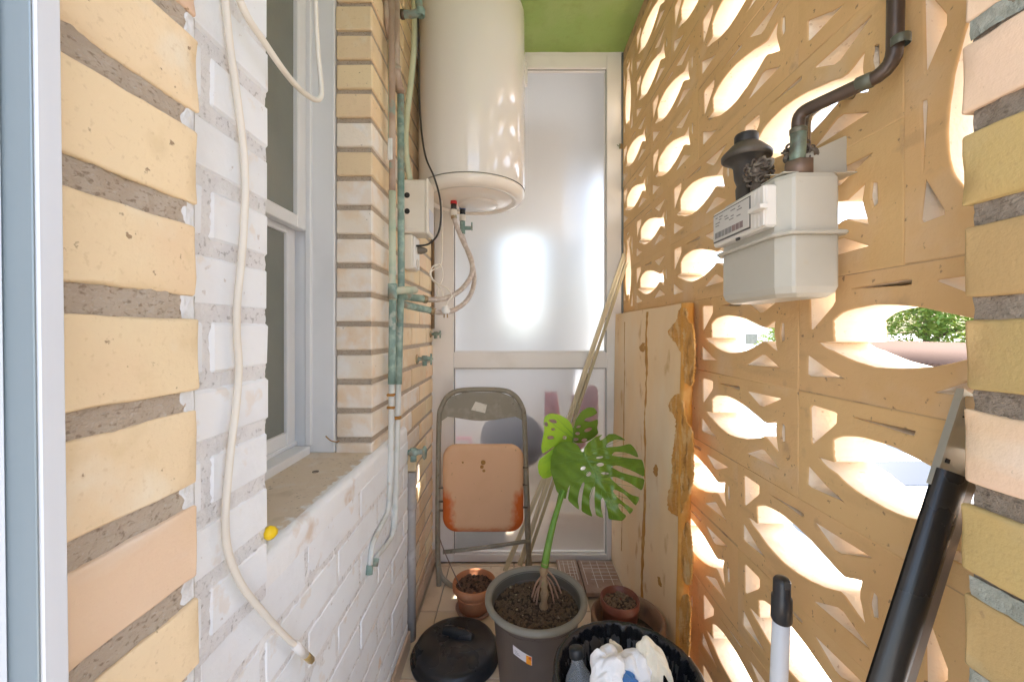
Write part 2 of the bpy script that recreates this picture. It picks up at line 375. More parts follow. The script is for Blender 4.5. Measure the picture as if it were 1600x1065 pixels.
WGROUT = mat('white_grout_line', (.66, .61, .54), .8)
YELLOWP = mat('yellow_plastic', (.80, .55, .01), .4)
TUBEB = mat('satin_black_metal', (.035, .032, .028), .3, metal=.2, rvar=.06)
TUBEG = mat('grey_brown_metal_strip', (.26, .235, .21), .38, metal=.5)
SILVER = mat('brushed_zinc', (.55, .57, .55), .35, metal=.8, bump=.15, bscale=60, layers=[((.42, .45, .43), 9, .5, .7, .5)])
PVC = mat('grey_pvc', (.40, .375, .36), .5, bump=.1, layers=[((.56, .54, .53), 12, .52, .66, .8), ((.30, .26, .25), 30, .6, .7, .6)])
POLEW = mat('white_pole', (.74, .75, .76), .35)
RED = mat('red_plastic', (.55, .03, .03), .4)
OBSC = mat('obscure_window_glass', (.17, .18, .15), .22, spec=.6, bump=.25, bscale=220, layers=[((.22, .225, .19), 4, .4, .65, .7)])
WOOD = mat('raw_wood', (.50, .32, .17), .7, layers=[((.36, .21, .10), 30, .5, .66, .7, (1, 1, .1))])

def frosted(nm, rgh, mixv):
    m = bpy.data.materials.new(nm); m.use_nodes = True; t = m.node_tree; t.nodes.clear(); L = t.links.new
    o = N(t, 'ShaderNodeOutputMaterial'); tr = N(t, 'ShaderNodeBsdfTranslucent'); tr.inputs[0].default_value = (.90, .90, .89, 1)
    rf = N(t, 'ShaderNodeBsdfRefraction'); rf.inputs['Roughness'].default_value = rgh; rf.inputs['IOR'].default_value = 1.22; rf.inputs[0].default_value = (.95, .96, .96, 1)
    gl = N(t, 'ShaderNodeBsdfGlossy'); gl.inputs['Roughness'].default_value = .25
    n = N(t, 'ShaderNodeTexNoise'); n.inputs['Scale'].default_value = 260; tc = N(t, 'ShaderNodeTexCoord'); L(tc.outputs['Object'], n.inputs['Vector'])
    bp = N(t, 'ShaderNodeBump'); bp.inputs['Strength'].default_value = .25; bp.inputs['Distance'].default_value = .002; L(n.outputs['Fac'], bp.inputs['Height'])
    for b in (rf, gl): L(bp.outputs[0], b.inputs['Normal'])
    a = N(t, 'ShaderNodeMixShader'); a.inputs[0].default_value = mixv; L(rf.outputs[0], a.inputs[1]); L(tr.outputs[0], a.inputs[2])
    f = N(t, 'ShaderNodeFresnel'); f.inputs[0].default_value = 1.35
    c = N(t, 'ShaderNodeMixShader'); L(f.outputs[0], c.inputs[0]); L(a.outputs[0], c.inputs[1]); L(gl.outputs[0], c.inputs[2])
    L(c.outputs[0], o.inputs[0]); return m
FROST = frosted('frosted_glass', .72, .34); FROST_L = frosted('light_frosted_glass', .30, .30)

def brick_layers(root, rows, spans_for_row, xface, depth, mats, seed=0, chamfer=.004, inward=-1, amp=.0012, h=.062, name='brick', cache={}):
    "bricks along Y on the plane X = xface; spans_for_row(k) gives [(y0, y1, depth or None)]"
    n = 0
    for k in rows:
        zc = .019 + .08 * k + .031
        for (y0, y1) in spans_for_row(k):
            ln = round(y1 - y0, 3); var = (k * 7 + n) % 4; key = (ln, depth, h, var, chamfer, amp)
            if key not in cache:
                cache[key] = {}
            me = cache[key].get('m')
            if me is None:
                me = MB().cbox((-depth/2, -ln/2, -h/2), (depth/2, ln/2, h/2), chamfer, 0, amp, seed + var * 3.3 + ln).mesh('brick'); cache[key]['m'] = me
            o = bpy.data.objects.new(name, me); col.objects.link(o); o.parent = root
            if not len(me.materials): me.materials.append(None)
            jit = random.uniform(-.0012, .0012)
            o.location = Vector((xface + inward * depth / 2 + jit, (y0 + y1) / 2, zc)) - root.location
            o.rotation_euler = (random.uniform(-.006, .006), 0, random.uniform(-.004, .004))
            m = mats(k, y0) if callable(mats) else mats
            o.material_slots[0].link = 'OBJECT'; o.material_slots[0].material = m
            n += 1

# ================================================================== SETTING
# ---- balcony floor
fl = obj('floor', MB().box((-.75, -2.2, -.16), (.64, 3.6, -.006)).mesh('floor'), GROUT); tag(fl, kind='structure')
tile_me = {}
T = .305
for i in range(-2, 3):
    for j in range(-1, 8):
        x0, y0 = -.385 + i * T - .22, .46 + (j) * T - .1
        x1, y1 = x0 + T - .004, y0 + T - .004
        a0, a1 = max(x0, -.368), min(x1, .60); b0, b1 = y0, min(y1, 1.905)
        if a1 - a0 < .02 or b1 - b0 < .02 or y0 > 1.9: continue
        o = MB().cbox((a0, b0, -.0058), (a1, b1, 0), .0015).build('floor_tile', TILE, fl)

# ---- green ceiling
def ceil_fn(s, t):
    x = -.62 + s * 1.26; y = .12 + t * 1.86
    return (x, y, 2.452 + .003 * nz((x, y, 0), 9))
cb = MB().grid(ceil_fn, 20, 24, smooth=True).box((-.62, .12, 2.458), (.64, 1.96, 2.62))
ce = cb.build('ceiling', GREEN, None, recalc=False); tag(ce, kind='structure')

WHC = mat('white_ceiling', (.78, .80, .82), .85)
cl2 = obj('far_ceiling', MB().box((-.62, 1.965, 2.455), (.64, 3.6, 2.62)).mesh('far_ceiling'), WHC); tag(cl2, kind='structure')

# ---- unseen kitchen slab behind the doorway, added to dim the light from behind
kc = obj('kitchen_light_blocker', MB().box((-1.3, -1.3, 2.46), (.66, .115, 2.62)).mesh('kitchen_light_blocker'), WHC); tag(kc, kind='structure')

# ---- yellow brick reveal of the doorway (nearest, on the viewer's left)
lp = thing('brick_pier', 'yellow and peach brick door reveal with thick grey mortar beside the blue-grey door frame', 'brick wall', (-.39, .2, 0))
MB().box((-.50, .06, 0), (-.2795, .333, 2.455)).build('mortar', MORT, lp)
def mortar_front(x, y0, y1, z0, z1, seed, ny, nz_, amp=.0022, out=1):
    return MB().grid(lambda s, t: (x + out * amp * (nz((0, y0 + s*(y1-y0), z0 + t*(z1-z0)), 130, seed) + .7 * nz((0, y0 + s*(y1-y0), z0 + t*(z1-z0)), 50, seed)), y0 + s*(y1-y0), z0 + t*(z1-z0)), ny, nz_, smooth=True)
mortar_front(-.2765, .17, .336, .70, 1.55, 1, 60, 260).build('mortar_face', MORT, lp, recalc=False)
peach = {11, 12, 15}
for k in range(6, 22):
    zc = .01 + .08 * k
    def bl(s, t, k=k, zc=zc):
        z = zc + (t * 2 - 1) * .0098
        y0 = .333 + .006 * nz((0, k * 3.3, z), 75, 3) - .0035 * math.sin(t * math.pi) ** .5
        w_ = .0005 * nz((0, s * .05, z), 160, k)
        if s < .5: return (-.2758 - .0025 * max(0, 1 - s * 8) + w_, y0 + (.3438 - y0) * s * 2, z)
        return (-.2755 - .085 * (s * 2 - 1), .3438 + .0015 * math.sin(s * 30) * (1 - s) + w_, z)
    MB().grid(bl, 24, 14).build('paint_lump', LUMP, lp, recalc=False)
for k in range(6, 22):
    var = k
    me = dense_brick((.16, .2256 + .003 * math.sin(k * 2.1), .061 + .002 * math.sin(k * 1.7)), .0024, .0011, k * 1.9)
    o = obj('brick', me, BR_P if k in (8, 11, 17) else BR_Y, lp, (-.273 - .08 + random.uniform(-.001, .001), .120 + .1128, .019 + .08 * k + .031))

# ---- brick reveal on the viewer's right
rp = thing('brick_pier', 'olive yellow brick door reveal with brown and green-grey joints beside the leaning black tube', 'brick wall', (.47, .2, 0))
MB().box((.4015, -.05, 0), (.60, .344, 2.455)).build('mortar', MORT_R, rp)
mortar_front(.3990, .15, .345, .70, 1.55, 8, 60, 260, out=1).build('mortar_face', MORT_R, rp, recalc=False)
for zc, za in ((.01 + .08 * 18, 2), (.01 + .08 * 17, 3), (.01 + .08 * 11, 4), (.01 + .08 * 10, 5)):
    mortar_front(.3970, .15, .346, zc - .0085, zc + .0085, za, 60, 8, out=1).build('joint_smear', MORT_G, rp, recalc=False)
for k in range(6, 22):
    me = dense_brick((.16, .242 + .003 * math.sin(k * 1.3), .061 + .002 * math.sin(k * 2.7)), .0030, .0012, k * 2.7 + 50)
    obj('brick', me, BR_P if k in (12, 16, 17) else BR_R, rp, (.395 + .08 + random.uniform(-.001, .001), .350 - .121, .019 + .08 * k + .031))

# ---- white painted window pier
wp = thing('window_pier', 'white painted brick pier between the yellow door reveal and the window', 'brick wall', (-.42, .47, .777))
MB().box((-.60, .347, .72), (-.3672, .5865, 2.455)).build('mortar', MORT_W, wp)
mortar_front(-.3656, .347, .587, .72, 1.9, 21, 60, 300, .0018).build('mortar_face', MORT_W, wp, recalc=False)
def spans_wp(k):
    return [(.347, .4670), (.4785, .591)] if k % 2 else [(.347, .591)]
brick_layers(wp, range(9, 24), spans_wp, -.363, .11, BR_W, 3)

# ---- low white wall under the window
lw = thing('low_wall', 'low white painted brick wall with peeling paint under the window sill', 'brick wall', (-.42, .9, 0))
MB().box((-.62, .347, 0), (-.3725, 1.385, .742)).build('mortar', PLAST_W, lw)
mortar_front(-.3722, .347, 1.398, 0, .742, 31, 130, 100, .0012).build('mortar_face', MORT_W, lw, recalc=False)
def spans_lw(k):
    s = .347 - (.0 if k % 2 else .124); out = []
    while s < 1.39:
        a, b = max(s, .347), min(s + .24, 1.398)
        if b - a > .03: out.append((round(a, 3), round(b, 3)))
        s += .248
    return out
brick_layers(lw, range(0, 9), spans_lw, -.3705, .10, BR_W, 4, .004, amp=.0016, h=.073)
def rim_fn(s, t):
    y = .592 + s * .80; a = max(0, t - .35) / .65 * math.pi / 2
    e = .0012 * nz((y, t, 0), 40) + .0008 * nz((y, t * .3, 0), 110)
    x = -.3712 - .016 * (1 - math.cos(a)) + e
    z = .722 + .038 * min(1, t / .35) + .0165 * math.sin(a) + e
    return (x, y, z)
MB().grid(rim_fn, 140, 12, smooth=True).build('plaster_rim', PLAST_W, lw, recalc=False)
for k in range(3):
    MB().cbox((-.370, .62 + k * .26, 0), (-.360, .62 + k * .26 + .256, .062), .002).build('skirting_tile', SKIRT, lw)

sl = thing('window_sill', 'worn beige stone window sill with paint specks below the sliding window', 'window sill', (-.46, .85, .75))
def sill_fn(s, t):
    x = -.62 + t * .2345; y = .5885 + s * .507
    return (x, y, .7785 - .003 * t + .0010 * nz((x, y, 0), 30) + .0006 * nz((x, y, 0), 90))
MB().grid(sill_fn, 60, 30).box((-.62, .5885, .73), (-.389, 1.0955, .768)).build('slab', STONE_P, sl, recalc=False)
MB().lathe([(.0001, .0), (.007, 0), (.007, .0016), (.0001, .0022)], at(493, 737, .90) * 1.0, 16).build('nail_head', CORRODE, sl)

# ---- rear wall with the pillar at the window
rw = thing('brick_wall', 'tan brick wall behind the copper pipes and water heater, whitewashed at its corner', 'brick wall', (-.45, 1.5, 0))
MB().box((-.62, 1.106, 0), (-.394, 1.935, 2.455)).build('mortar', MORT, rw)
mortar_front(-.3925, 1.098, 1.93, 0, 2.45, 41, 100, 280, .0012).build('mortar_face', MORT, rw, recalc=False)
MB().grid(lambda s, t: (-.486 + s * .094, 1.1035 + .002 * nz((s * .1, 0, t * 1.7), 110), .78 + t * 1.67), 30, 240).build('mortar_front', MORT, rw, recalc=False)
def spans_rw(k):
    st = 1.094 if k >= 9 else 1.404
    js = [1.282, 1.527, 1.772, 1.93] if k % 2 else [1.405, 1.650, 1.895, 1.93]
    out = []; a = st
    for j in js:
        if j - a > .02: out.append((round(a, 3), round(j - .004 if j < 1.92 else j, 3)))
        a = max(a, j + .004)
    return out
def rw_mat(k, y0):
    z = .05 + .08 * k
    if y0 < 1.2:
        return BR_WW if (z < 1.42 or random.random() < .25) else BR_Y
    if y0 < 1.45 and z < .9: return BR_WW
    return BR_T
brick_layers(rw, range(0, 31), spans_rw, -.388, .099, rw_mat, 5, .003, h=.065)
for k in range(2):
    MB().cbox((-.386, 1.44 + k * .24, 0), (-.376, 1.44 + k * .24 + .236, .062), .002).build('skirting_tile', SKIRT, rw)

# ---- breeze-block screen with fish openings
FISH = [(.043,.091),(.052,.084),(.064,.0775),(.082,.0735),(.100,.066),(.126,.059),(.160,.0545),(.192,.0555),(.225,.061),(.258,.070),(.278,.0775),(.297,.086),
        (.318,.0745),(.3425,.063),(.336,.085),(.331,.104),(.3325,.117),(.336,.133),(.317,.1245),(.298,.1165),(.265,.128),(.226,.139),(.192,.1455),(.158,.1485),(.126,.1465),(.099,.1405),(.084,.1325),
        (.0765,.127),(.0785,.1205),(.0768,.114),(.0795,.107),(.0785,.0995),(.081,.0935),(.066,.0935)]
TRI = [[(.030,.178),(.081,.176),(.080,.157),(.033,.114)], [(.027,.066),(.026,.029),(.104,.034),(.070,.045)],
       [(.242,.173),(.352,.1745),(.29,.146)], [(.238,.033),(.347,.036),(.2945,.061)],
       [(.121,.1775),(.205,.1805),(.203,.1695),(.125,.174)], [(.3545,.127),(.3635,.124),(.3655,.096),(.3555,.091),(.3515,.108)]]
def chaikin(p, n=1, keep=.12):
    for _ in range(n):
        q = []
        for i in range(len(p)):
            a = Vector(p[i]); b = Vector(p[(i+1) % len(p)])
            q += [tuple(a.lerp(b, keep)), tuple(a.lerp(b, 1 - keep))]
        p = q
    return p
BT = .09
def block_mesh(L, H, rot, seed):
    outer = [(.002, .002), (L - .002, .002), (L - .002, H - .002), (.002, H - .002)]
    rnd = random.Random(seed); L2 = max(L, H)
    loops = []
    for lp_ in [chaikin(FISH, 1, .2)] + [chaikin(t, 1, .10) for t in ([[(.052,.178),(.108,.172),(.056,.148)]] + TRI[1:] if rot else TRI)]:
        j = (rnd.uniform(-.003, .003), rnd.uniform(-.002, .002))
        q = [(x + j[0] + rnd.uniform(-.0006, .0006), y + j[1] + rnd.uniform(-.0006, .0006)) for x, y in lp_]
        big = 1.03 if len(q) > 20 else 1.22
        cx, cy = sum(p[0] for p in q) / len(q), sum(p[1] for p in q) / len(q)
        q = [(min(L2 - .012, max(.012, cx + (x - cx) * big)), min(.19, max(.012, cy + (y - cy) * big))) for x, y in q]
        if rot: q = [(.2 - y, x) for x, y in q]
        loops.append(q)
    me = curve_fill([outer] + loops, BT / 2 - .0026, .0026)
    bm = bmesh.new(); bm.from_mesh(me)
    bmesh.ops.remove_doubles(bm, verts=bm.verts[:], dist=1e-5)
    for v in bm.verts:
        x, y, z = v.co; v.co = Vector((z + BT / 2, -x, y))
    bmesh.ops.recalc_face_normals(bm, faces=bm.faces[:])
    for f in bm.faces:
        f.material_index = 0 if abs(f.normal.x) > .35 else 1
    bm.to_mesh(me); bm.free()
    # the narrow slots are blind: a web of block closes them towards the street
    g = MB()
    for (s0, s1, t0, t1) in ((.117, .210, .165, .185), (.348, .369, .086, .131)):
        if rot: s0, s1, t0, t1 = .2 - t1, .2 - t0, s0, s1
        g.box((BT * .45, -s1, t0), (BT - .003, -s0, t1))
    wm = g.mesh('web'); bm = bmesh.new(); bm.from_mesh(me); bm.from_mesh(wm); bm.to_mesh(me); bm.free()
    me.materials.append(SCREEN); me.materials.append(HOLE); return me
XS = .53
scr = thing('breeze_block_screen', 'ochre breeze-block screen wall pierced with fish-shaped openings', 'screen wall', (XS, 1.1, 0))
BM_H = [block_mesh(.4, .2, False, s) for s in range(3)]; BM_V = [block_mesh(.2, .4, True, s + 9) for s in range(2)]
jb = MB(); nb = 0
def place(me, y, z):
    o = bpy.data.objects.new('fish_block', me); col.objects.link(o); o.parent = scr
    o.location = Vector((XS + random.uniform(-.0012, .0012), y, z)) - scr.location
for band in range(6):
    z0 = band * .4
    off = band % 2 == 1
    # bands 0, 2, 4 have whole blocks; 1, 3, 5 are shifted by half with upright fillers at both ends
    if not off:
        for i in range(4):
            for h in (0, .2):
                place(BM_H[nb % 3], 1.94 - i * .4, z0 + h); nb += 1
        ys = [1.94 - i * .4 for i in range(5)]
    else:
        place(BM_V[band % 2], 1.94, z0); place(BM_V[(band + 1) % 2], .54, z0)
        for i in range(3):
            for h in (0, .2):
                place(BM_H[nb % 3], 1.74 - i * .4, z0 + h); nb += 1
        ys = [1.94, 1.74, 1.34, .94, .54, .34]
    for y in ys: jb.box((XS + .0015, y - .0035, z0 + .004), (XS + BT - .003, y + .0035, z0 + .396))
    jb.box((XS + .001, .338, z0 - .0035), (XS + BT - .004, 1.943, z0 + .0035))
    lo, hi = (1.94, .34) if not off else (1.736, .544)
    jb.box((XS + .001, hi, z0 + .1965), (XS + BT - .004, lo, z0 + .2035))
jb.box((XS + .001, .338, 2.397), (XS + BT - .004, 1.943, 2.46))
jb.build('mortar_joints', SJOINT, scr)

# ---- board with dried foam standing against the screen
bd = thing('panel_board', 'tall cream board with amber glue drips and foam along its edge against the screen wall', 'board', (.50, 1.5, 0))
BX0, BX1, BH = .470, .490, 1.19
def board_x(y, z): return BX0 + (BX1 - BX0) * z / BH + .0025 * nz((0, y, z), 5)
def bf(s, t):
    y = 1.145 + s * .765; z = t * BH
    return (board_x(y, z), y, z)
bb = MB().grid(bf, 40, 60)
bb.grid(lambda s, t: (BX0 + .028 + (BX1 - BX0) * t, 1.145 + s * .765, t * BH), 2, 2)
bb.grid(lambda s, t: (board_x(1.145, t * BH) + s * .028, 1.145, t * BH), 1, 60); bb.grid(lambda s, t: (board_x(1.91, t * BH) + s * .028, 1.91, t * BH), 1, 60)
bb.grid(lambda s, t: (BX1 + s * .028, 1.145 + t * .765, BH), 1, 1)
bb.build('panel', BOARD, bd)
def ribbon(y_of, x_off, hw, z0, z1, nzz, seed, m, nm, thick=.006):
    g = MB()
    def fn(s, t):
        z = z0 + t * (z1 - z0); c = y_of(z); wd = hw(z); y = c + (s * 2 - 1) * wd
        h = max(0, 1 - (s * 2 - 1) ** 2) ** .5
        return (board_x(y, z) + .001 - h * (thick * (1 + .7 * nz((0, y, z), 40, seed))) + x_off, y, z)
    g.grid(fn, 12, nzz); return g.build(nm, m, bd, recalc=False)
def w1(z): return max(.002, .010 + .012 * nz((0, 0, z), 13, 5) + .008 * nz((0, 0, z), 45, 6))
ribbon(lambda z: 1.74 + .012 * nz((0, 0, z), 5, 8), 0, lambda z: max(.0005, .004 + .008 * nz((0, 0, z), 9, 15)), .15, 1.15, 160, 9, GLUE, 'glue_drip', .002)
ribbon(lambda z: 1.455 + .020 * nz((0, 0, z), 4, 1) + .006 * nz((0, 0, z), 17, 2), 0, w1, 0.02, 1.18, 220, 2, GLUE, 'glue_drip', .004)
def torn(loop, th, nm, m, seed):
    pts = [(x, -y) for x, y in chaikin([(960 + a / 1.936, 450 + b / 1.936) for a, b in loop], 2, .22)]
    rn = random.Random(seed); den = []
    for i in range(len(pts)):
        a, b = Vector(pts[i]), Vector(pts[(i + 1) % len(pts)]); n_ = max(1, int((b - a).length / 2.0))
        for k in range(n_): den.append(a.lerp(b, k / n_) + Vector((rn.uniform(-1, 1), rn.uniform(-.8, .8))))
    me = curve_fill([[tuple(p) for p in den]], 1.0, 0)
    b_ = bmesh.new(); b_.from_mesh(me); bmesh.ops.remove_doubles(b_, verts=b_.verts[:], dist=1e-4); bmesh.ops.triangulate(b_, faces=b_.faces[:])
    for _ in range(3):
        lo = [e for e in b_.edges if e.calc_length() > 5 and abs(e.verts[0].co.z - e.verts[1].co.z) < .1]
        if lo: bmesh.ops.subdivide_edges(b_, edges=lo, cuts=1); bmesh.ops.triangulate(b_, faces=b_.faces[:])
    for v in b_.verts:
        front = v.co.z > 0
        p = onx(v.co.x, -v.co.y, .482); x = board_x(p.y, p.z)
        v.co = Vector((x - (th * (.5 + .25 * nz(p, 30, seed) + .35 * nz(p, 140, seed)) if front else -.002), p.y, p.z))
    bmesh.ops.recalc_face_normals(b_, faces=b_.faces[:]); b_.to_mesh(me); b_.free()
    return obj(nm, me, m, bd)
torn([(163,118),(188,96),(186,80),(196,56),(212,60),(214,102),(236,112),(238,300),(216,292),(206,252),(200,200),(188,172),(166,150),(156,138)], .007, 'foam_crust', FOAM, 1)
torn([(165,350),(185,318),(206,322),(214,402),(238,432),(240,592),(206,692),(172,680),(164,650),(180,542),(174,520),(186,432),(190,392),(168,368)], .007, 'foam_crust', FOAM, 2)
torn([(214,722),(228,698),(240,800),(240,900),(214,892),(208,800)], .006, 'foam_crust', FOAM, 3)
torn([(208,930),(238,920),(240,1100),(222,1130),(206,1040)], .006, 'foam_crust', FOAM, 4)
torn([(78,165),(88,168),(86,196),(70,188)], .002, 'glue_spot', GLUE, 5)
torn([(122,530),(134,540),(130,575),(118,560)], .002, 'glue_spot', GLUE, 6)
torn([(136,868),(146,874),(152,904),(142,900)], .002, 'glue_spot', GLUE, 7)
# rough amber timber edge
eg = MB()
def ef(s, t):
    z = t * BH; a = s * math.pi
    r = .016 + .003 * nz((0, s, z), 12, 4) + .0015 * nz((0, s * 2, z), 70, 5)
    return (board_x(1.145, z) + .012 - math.cos(a) * .018, 1.146 - math.sin(a) * r, z)
eg.grid(ef, 12, 200); eg.build('timber_edge', mat('amber_timber', (.60, .28, .05), .6, bump=.5, bscale=40, layers=[((.72, .42, .14), 14, .5, .66, .7), ((.36, .15, .03), 9, .56, .7, .6, (1, 1, .2))]), bd, recalc=False)

# ================================================================== GLAZED PARTITION
Yd = 1.914
gp = thing('glazed_partition', 'cream aluminium partition with two frosted glass panes at the end of the balcony', 'glazed partition', (.07, Yd, 0))
def px(u): return (u - CU) / F * Yd
def pz(v): return EYE - (v - CV) / F * Yd
xl, xl2, xr2, xr = px(673), px(709), px(948), px(971)
def rail(a, b, nm='frame_rail', dp=.05): return MB().cbox((a[0], Yd, a[1]), (b[0], Yd + dp, b[1]), .0025).build(nm, ALU_C, gp)
rail((xl, .0), (xl2, pz(86)), 'stile'); rail((xr2, 0), (xr, pz(86)), 'stile')
rail((xl2, pz(107)), (xr2, pz(86)), 'top_rail'); rail((xl2, pz(575)), (xr2, pz(550)), 'transom'); rail((xl2, 0.0), (xr2, pz(866)), 'bottom_rail')
def bead(x0, z0, x1, z1):
    g = MB(); w_ = .007
    g.box((x0, Yd + .012, z0), (x0 + w_, Yd + .036, z1)); g.box((x1 - w_, Yd + .012, z0), (x1, Yd + .036, z1))
    g.box((x0 + w_, Yd + .012, z1 - w_), (x1 - w_, Yd + .036, z1)); g.box((x0 + w_, Yd + .012, z0), (x1 - w_, Yd + .036, z0 + w_))
    g.build('glazing_bead', ALU_C, gp)
    g = MB(); e = .0025; q = Yd + .0105
    g.box((x0, q, z0), (x0 + e, q + .0014, z1)); g.box((x1 - e, q, z0), (x1, q + .0014, z1)); g.box((x0 + e, q, z1 - e), (x1 - e, q + .0014, z1))
    g.build('gasket', GASKET, gp)
bead(xl2, pz(550), xr2, pz(107)); bead(xl2, pz(866), xr2, pz(575))
for z0, z1 in ((pz(550), pz(107)), (pz(866), pz(575))):
    MB().grid(lambda s, t: (xl2 + .004 + s * (xr2 - xl2 - .008), Yd + .0235, z0 + .004 + t * (z1 - z0 - .008)), 1, 1).build('frosted_pane', FROST if z0 > .5 else FROST_L, gp)
MB().box((xr + .001, Yd + .004, 0), (XS + .001, Yd + .03, 2.45)).build('filler_strip', ALU_B, gp)
MB().box((xl, Yd + .004, pz(86)), (XS, Yd + .04, 2.456)).build('head_filler', ALU_C, gp)
hk = MB(); p = Vector((xr - .004, Yd, pz(229)))
hk.cbox(p + Vector((-.008, -.004, -.012)), p + Vector((.010, -.0005, .012)), .001); hk.tube([p + Vector((.0, -.006, .0)), p + Vector((-.012, -.012, -.004)), p + Vector((-.02, -.012, .003))], .0022, 6, 4)
hk.build('hook', BRASS, gp)

# ---- what shows blurred behind the glass: the far end of the balcony
WHB = mat('grey_white_render', (.68, .655, .61), .8)
WHW = mat('white_render', (.80, .79, .77), .8)
eb = thing('balcony_end_wall', 'white rendered end wall with tall opening seen blurred through the frosted glass', 'wall', (0, 3.45, 0))
g = MB()
g.box((-.62, 3.4, 0), (-.04, 3.5, 2.45)); g.box((.20, 3.4, 0), (.495, 3.5, 2.45)); g.box((-.04, 3.4, 0), (.20, 3.5, 1.12)); g.box((-.04, 3.4, 2.05), (.20, 3.5, 2.45))
g.build('wall_face', WHB, eb)
MB().box((-.62, 1.97, 0), (-.42, 3.4, 2.45)).build('side_wall', WHB, eb)
g = MB(); g.box((.54, 1.97, 0), (.60, 3.5, .95)); g.box((.54, 1.97, .95), (.60, 2.38, 2.455)); g.box((.54, 3.00, .95), (.60, 3.5, 2.455)); g.box((.54, 2.38, 2.1), (.60, 3.00, 2.455)); g.build('parapet', WHB, eb)  # side opening made up and sized to light the space behind the panes
ct = thing('curtain', 'sheer cream curtain hanging blurred behind the upper frosted pane', 'curtain', (.02, 2.75, 1.5))
def sheer():
    m = bpy.data.materials.new('sheer_cloth'); m.use_nodes = True; t = m.node_tree; t.nodes.clear()
    o = N(t, 'ShaderNodeOutputMaterial'); a = N(t, 'ShaderNodeBsdfTranslucent'); b = N(t, 'ShaderNodeBsdfDiffuse'); c = N(t, 'ShaderNodeMixShader')
    a.inputs[0].default_value = (.90, .84, .76, 1); b.inputs[0].default_value = (.84, .76, .68, 1); c.inputs[0].default_value = .55
    t.links.new(a.outputs[0], c.inputs[1]); t.links.new(b.outputs[0], c.inputs[2]); t.links.new(c.outputs[0], o.inputs[0]); return m
MB().grid(lambda s, t: (-.41 + s * .80, 2.75 + .02 * math.sin(s * 40 + t), 1.72 + .73 * t), 90, 6).build('cloth', sheer(), ct)
tb = thing('wash_tub', 'dark grey oval tub blurred behind the lower frosted pane', 'tub', tuple(at(800, 690, 2.12)))
q = at(800, 690, 2.12)
MB().lathe([(.09, -.075), (.135, -.06), (.155, .02), (.160, .05), (.150, .052), (.13, -.03), (.001, -.05)], q, 28, axis=(.05, -.65, .5)).build('bowl', mat('dark_grey_plastic', (.03, .03, .04), .45), tb)
MB().lathe([(.157, .046), (.168, .05), (.166, .06), (.152, .058)], q, 28, axis=(.05, -.65, .5)).build('rim', mat('grey_plastic', (.08, .08, .09), .4), tb)
rc = thing('red_cloth', 'red cloth hanging blurred behind the lower frosted pane beside the tub', 'cloth', tuple(at(866, 690, 2.05)))
MB().grid(lambda s, t: Vector(at(850 + s * 34 - 14 * t * s, 730 - t * 120, 2.07)) + Vector((0, .015 * math.sin(s * 14), 0)), 16, 6).build('fabric', mat('red_fabric', (.55, .07, .05), .9), rc)
rc2 = thing('red_cloth', 'red and dark cloth bundle blurred at right behind the plant leaves', 'cloth', tuple(at(905, 690, 2.08)))
MB().grid(lambda s, t: Vector(at(892 + s * 40, 690 - t * 80 + 10 * math.sin(s * 6), 2.10)) + Vector((0, .02 * math.sin(s * 12), 0)), 16, 6).build('fabric', mat('dull_red_fabric', (.42, .10, .09), .9), rc2)
pk = thing('pink_tray', 'pink plastic tray blurred behind the lower frosted pane beside the chair', 'tray', tuple(at(722, 690, 2.02)))
g = MB(); a = at(708, 700, 2.02); b = at(737, 682, 2.02)
g.cbox(a, (b.x, 2.05, a.z + .014), .003); g.cbox((a.x, 2.02, b.z - .014), (b.x, 2.05, b.z), .003); g.cbox((b.x - .014, 2.022, a.z + .014), (b.x, 2.048, b.z - .014), .003)
g.build('shell', mat('pink_plastic', (.75, .16, .22), .4), pk)
cr = thing('wood_crate', 'small pale wooden crate blurred on the floor behind the frosted glass', 'crate', (.36, 2.3, 0))
for z_ in (.02, .07):
    MB().cbox((.20, 2.25, z_), (.52, 2.27, z_ + .035), .002).build('slat', WOOD, cr)
for x_ in (.21, .49): MB().cbox((x_, 2.271, 0), (x_ + .02, 2.40, .12), .002).build('corner_post', WOOD, cr)
db = thing('grey_box', 'dark grey box blurred behind glass below the folding chair seat', 'box', tuple(at(750, 850, 2.1)))
MB().cbox(at(706, 870, 2.06) + Vector((0, 0, .0)), at(790, 828, 2.06) + Vector((0, .25, 0)), .01).build('body', mat('grey_card', (.22, .23, .25), .7), db)
MB().cbox(at(704, 828, 2.055), at(792, 820, 2.055) + Vector((0, .26, 0)), .004).build('lid', mat('grey_card_lid', (.30, .31, .33), .7), db)

# ================================================================== WINDOW
wd = thing('sliding_window', 'white aluminium two-sash window with dull grey obscure glass above the stone sill', 'window', (-.58, .84, .777))
def wbox(nm, a, b, m=ALU, par=wd, r=.0022): return MB().cbox(a, b, r).build(nm, m, par)
fr = wbox('outer_frame', (-.70, 1.090, .777), (-.490, 1.1055, 2.45))
wbox('frame_lip', (-.565, 1.078, .80), (-.549, 1.0895, 2.45))
wbox('frame_foot', (-.66, .60, .777), (-.549, 1.078, .799))
wbox('track', (-.60, .60, .799), (-.590, 1.0895, .811))
wbox('frame_lip', (-.625, 1.080, .80), (-.612, 1.0895, 2.45))
us = wbox('upper_sash', (-.585, 1.035, 1.379), (-.560, 1.076, 2.45))
wbox('sash_rail', (-.584, .60, 1.379), (-.561, 1.0345, 1.412), ALU, us)
MB().box((-.578, .60, 1.410), (-.572, 1.037, 2.44)).build('pane', OBSC, us)
ls = wbox('lower_sash', (-.612, 1.040, .811), (-.590, 1.078, 1.40))
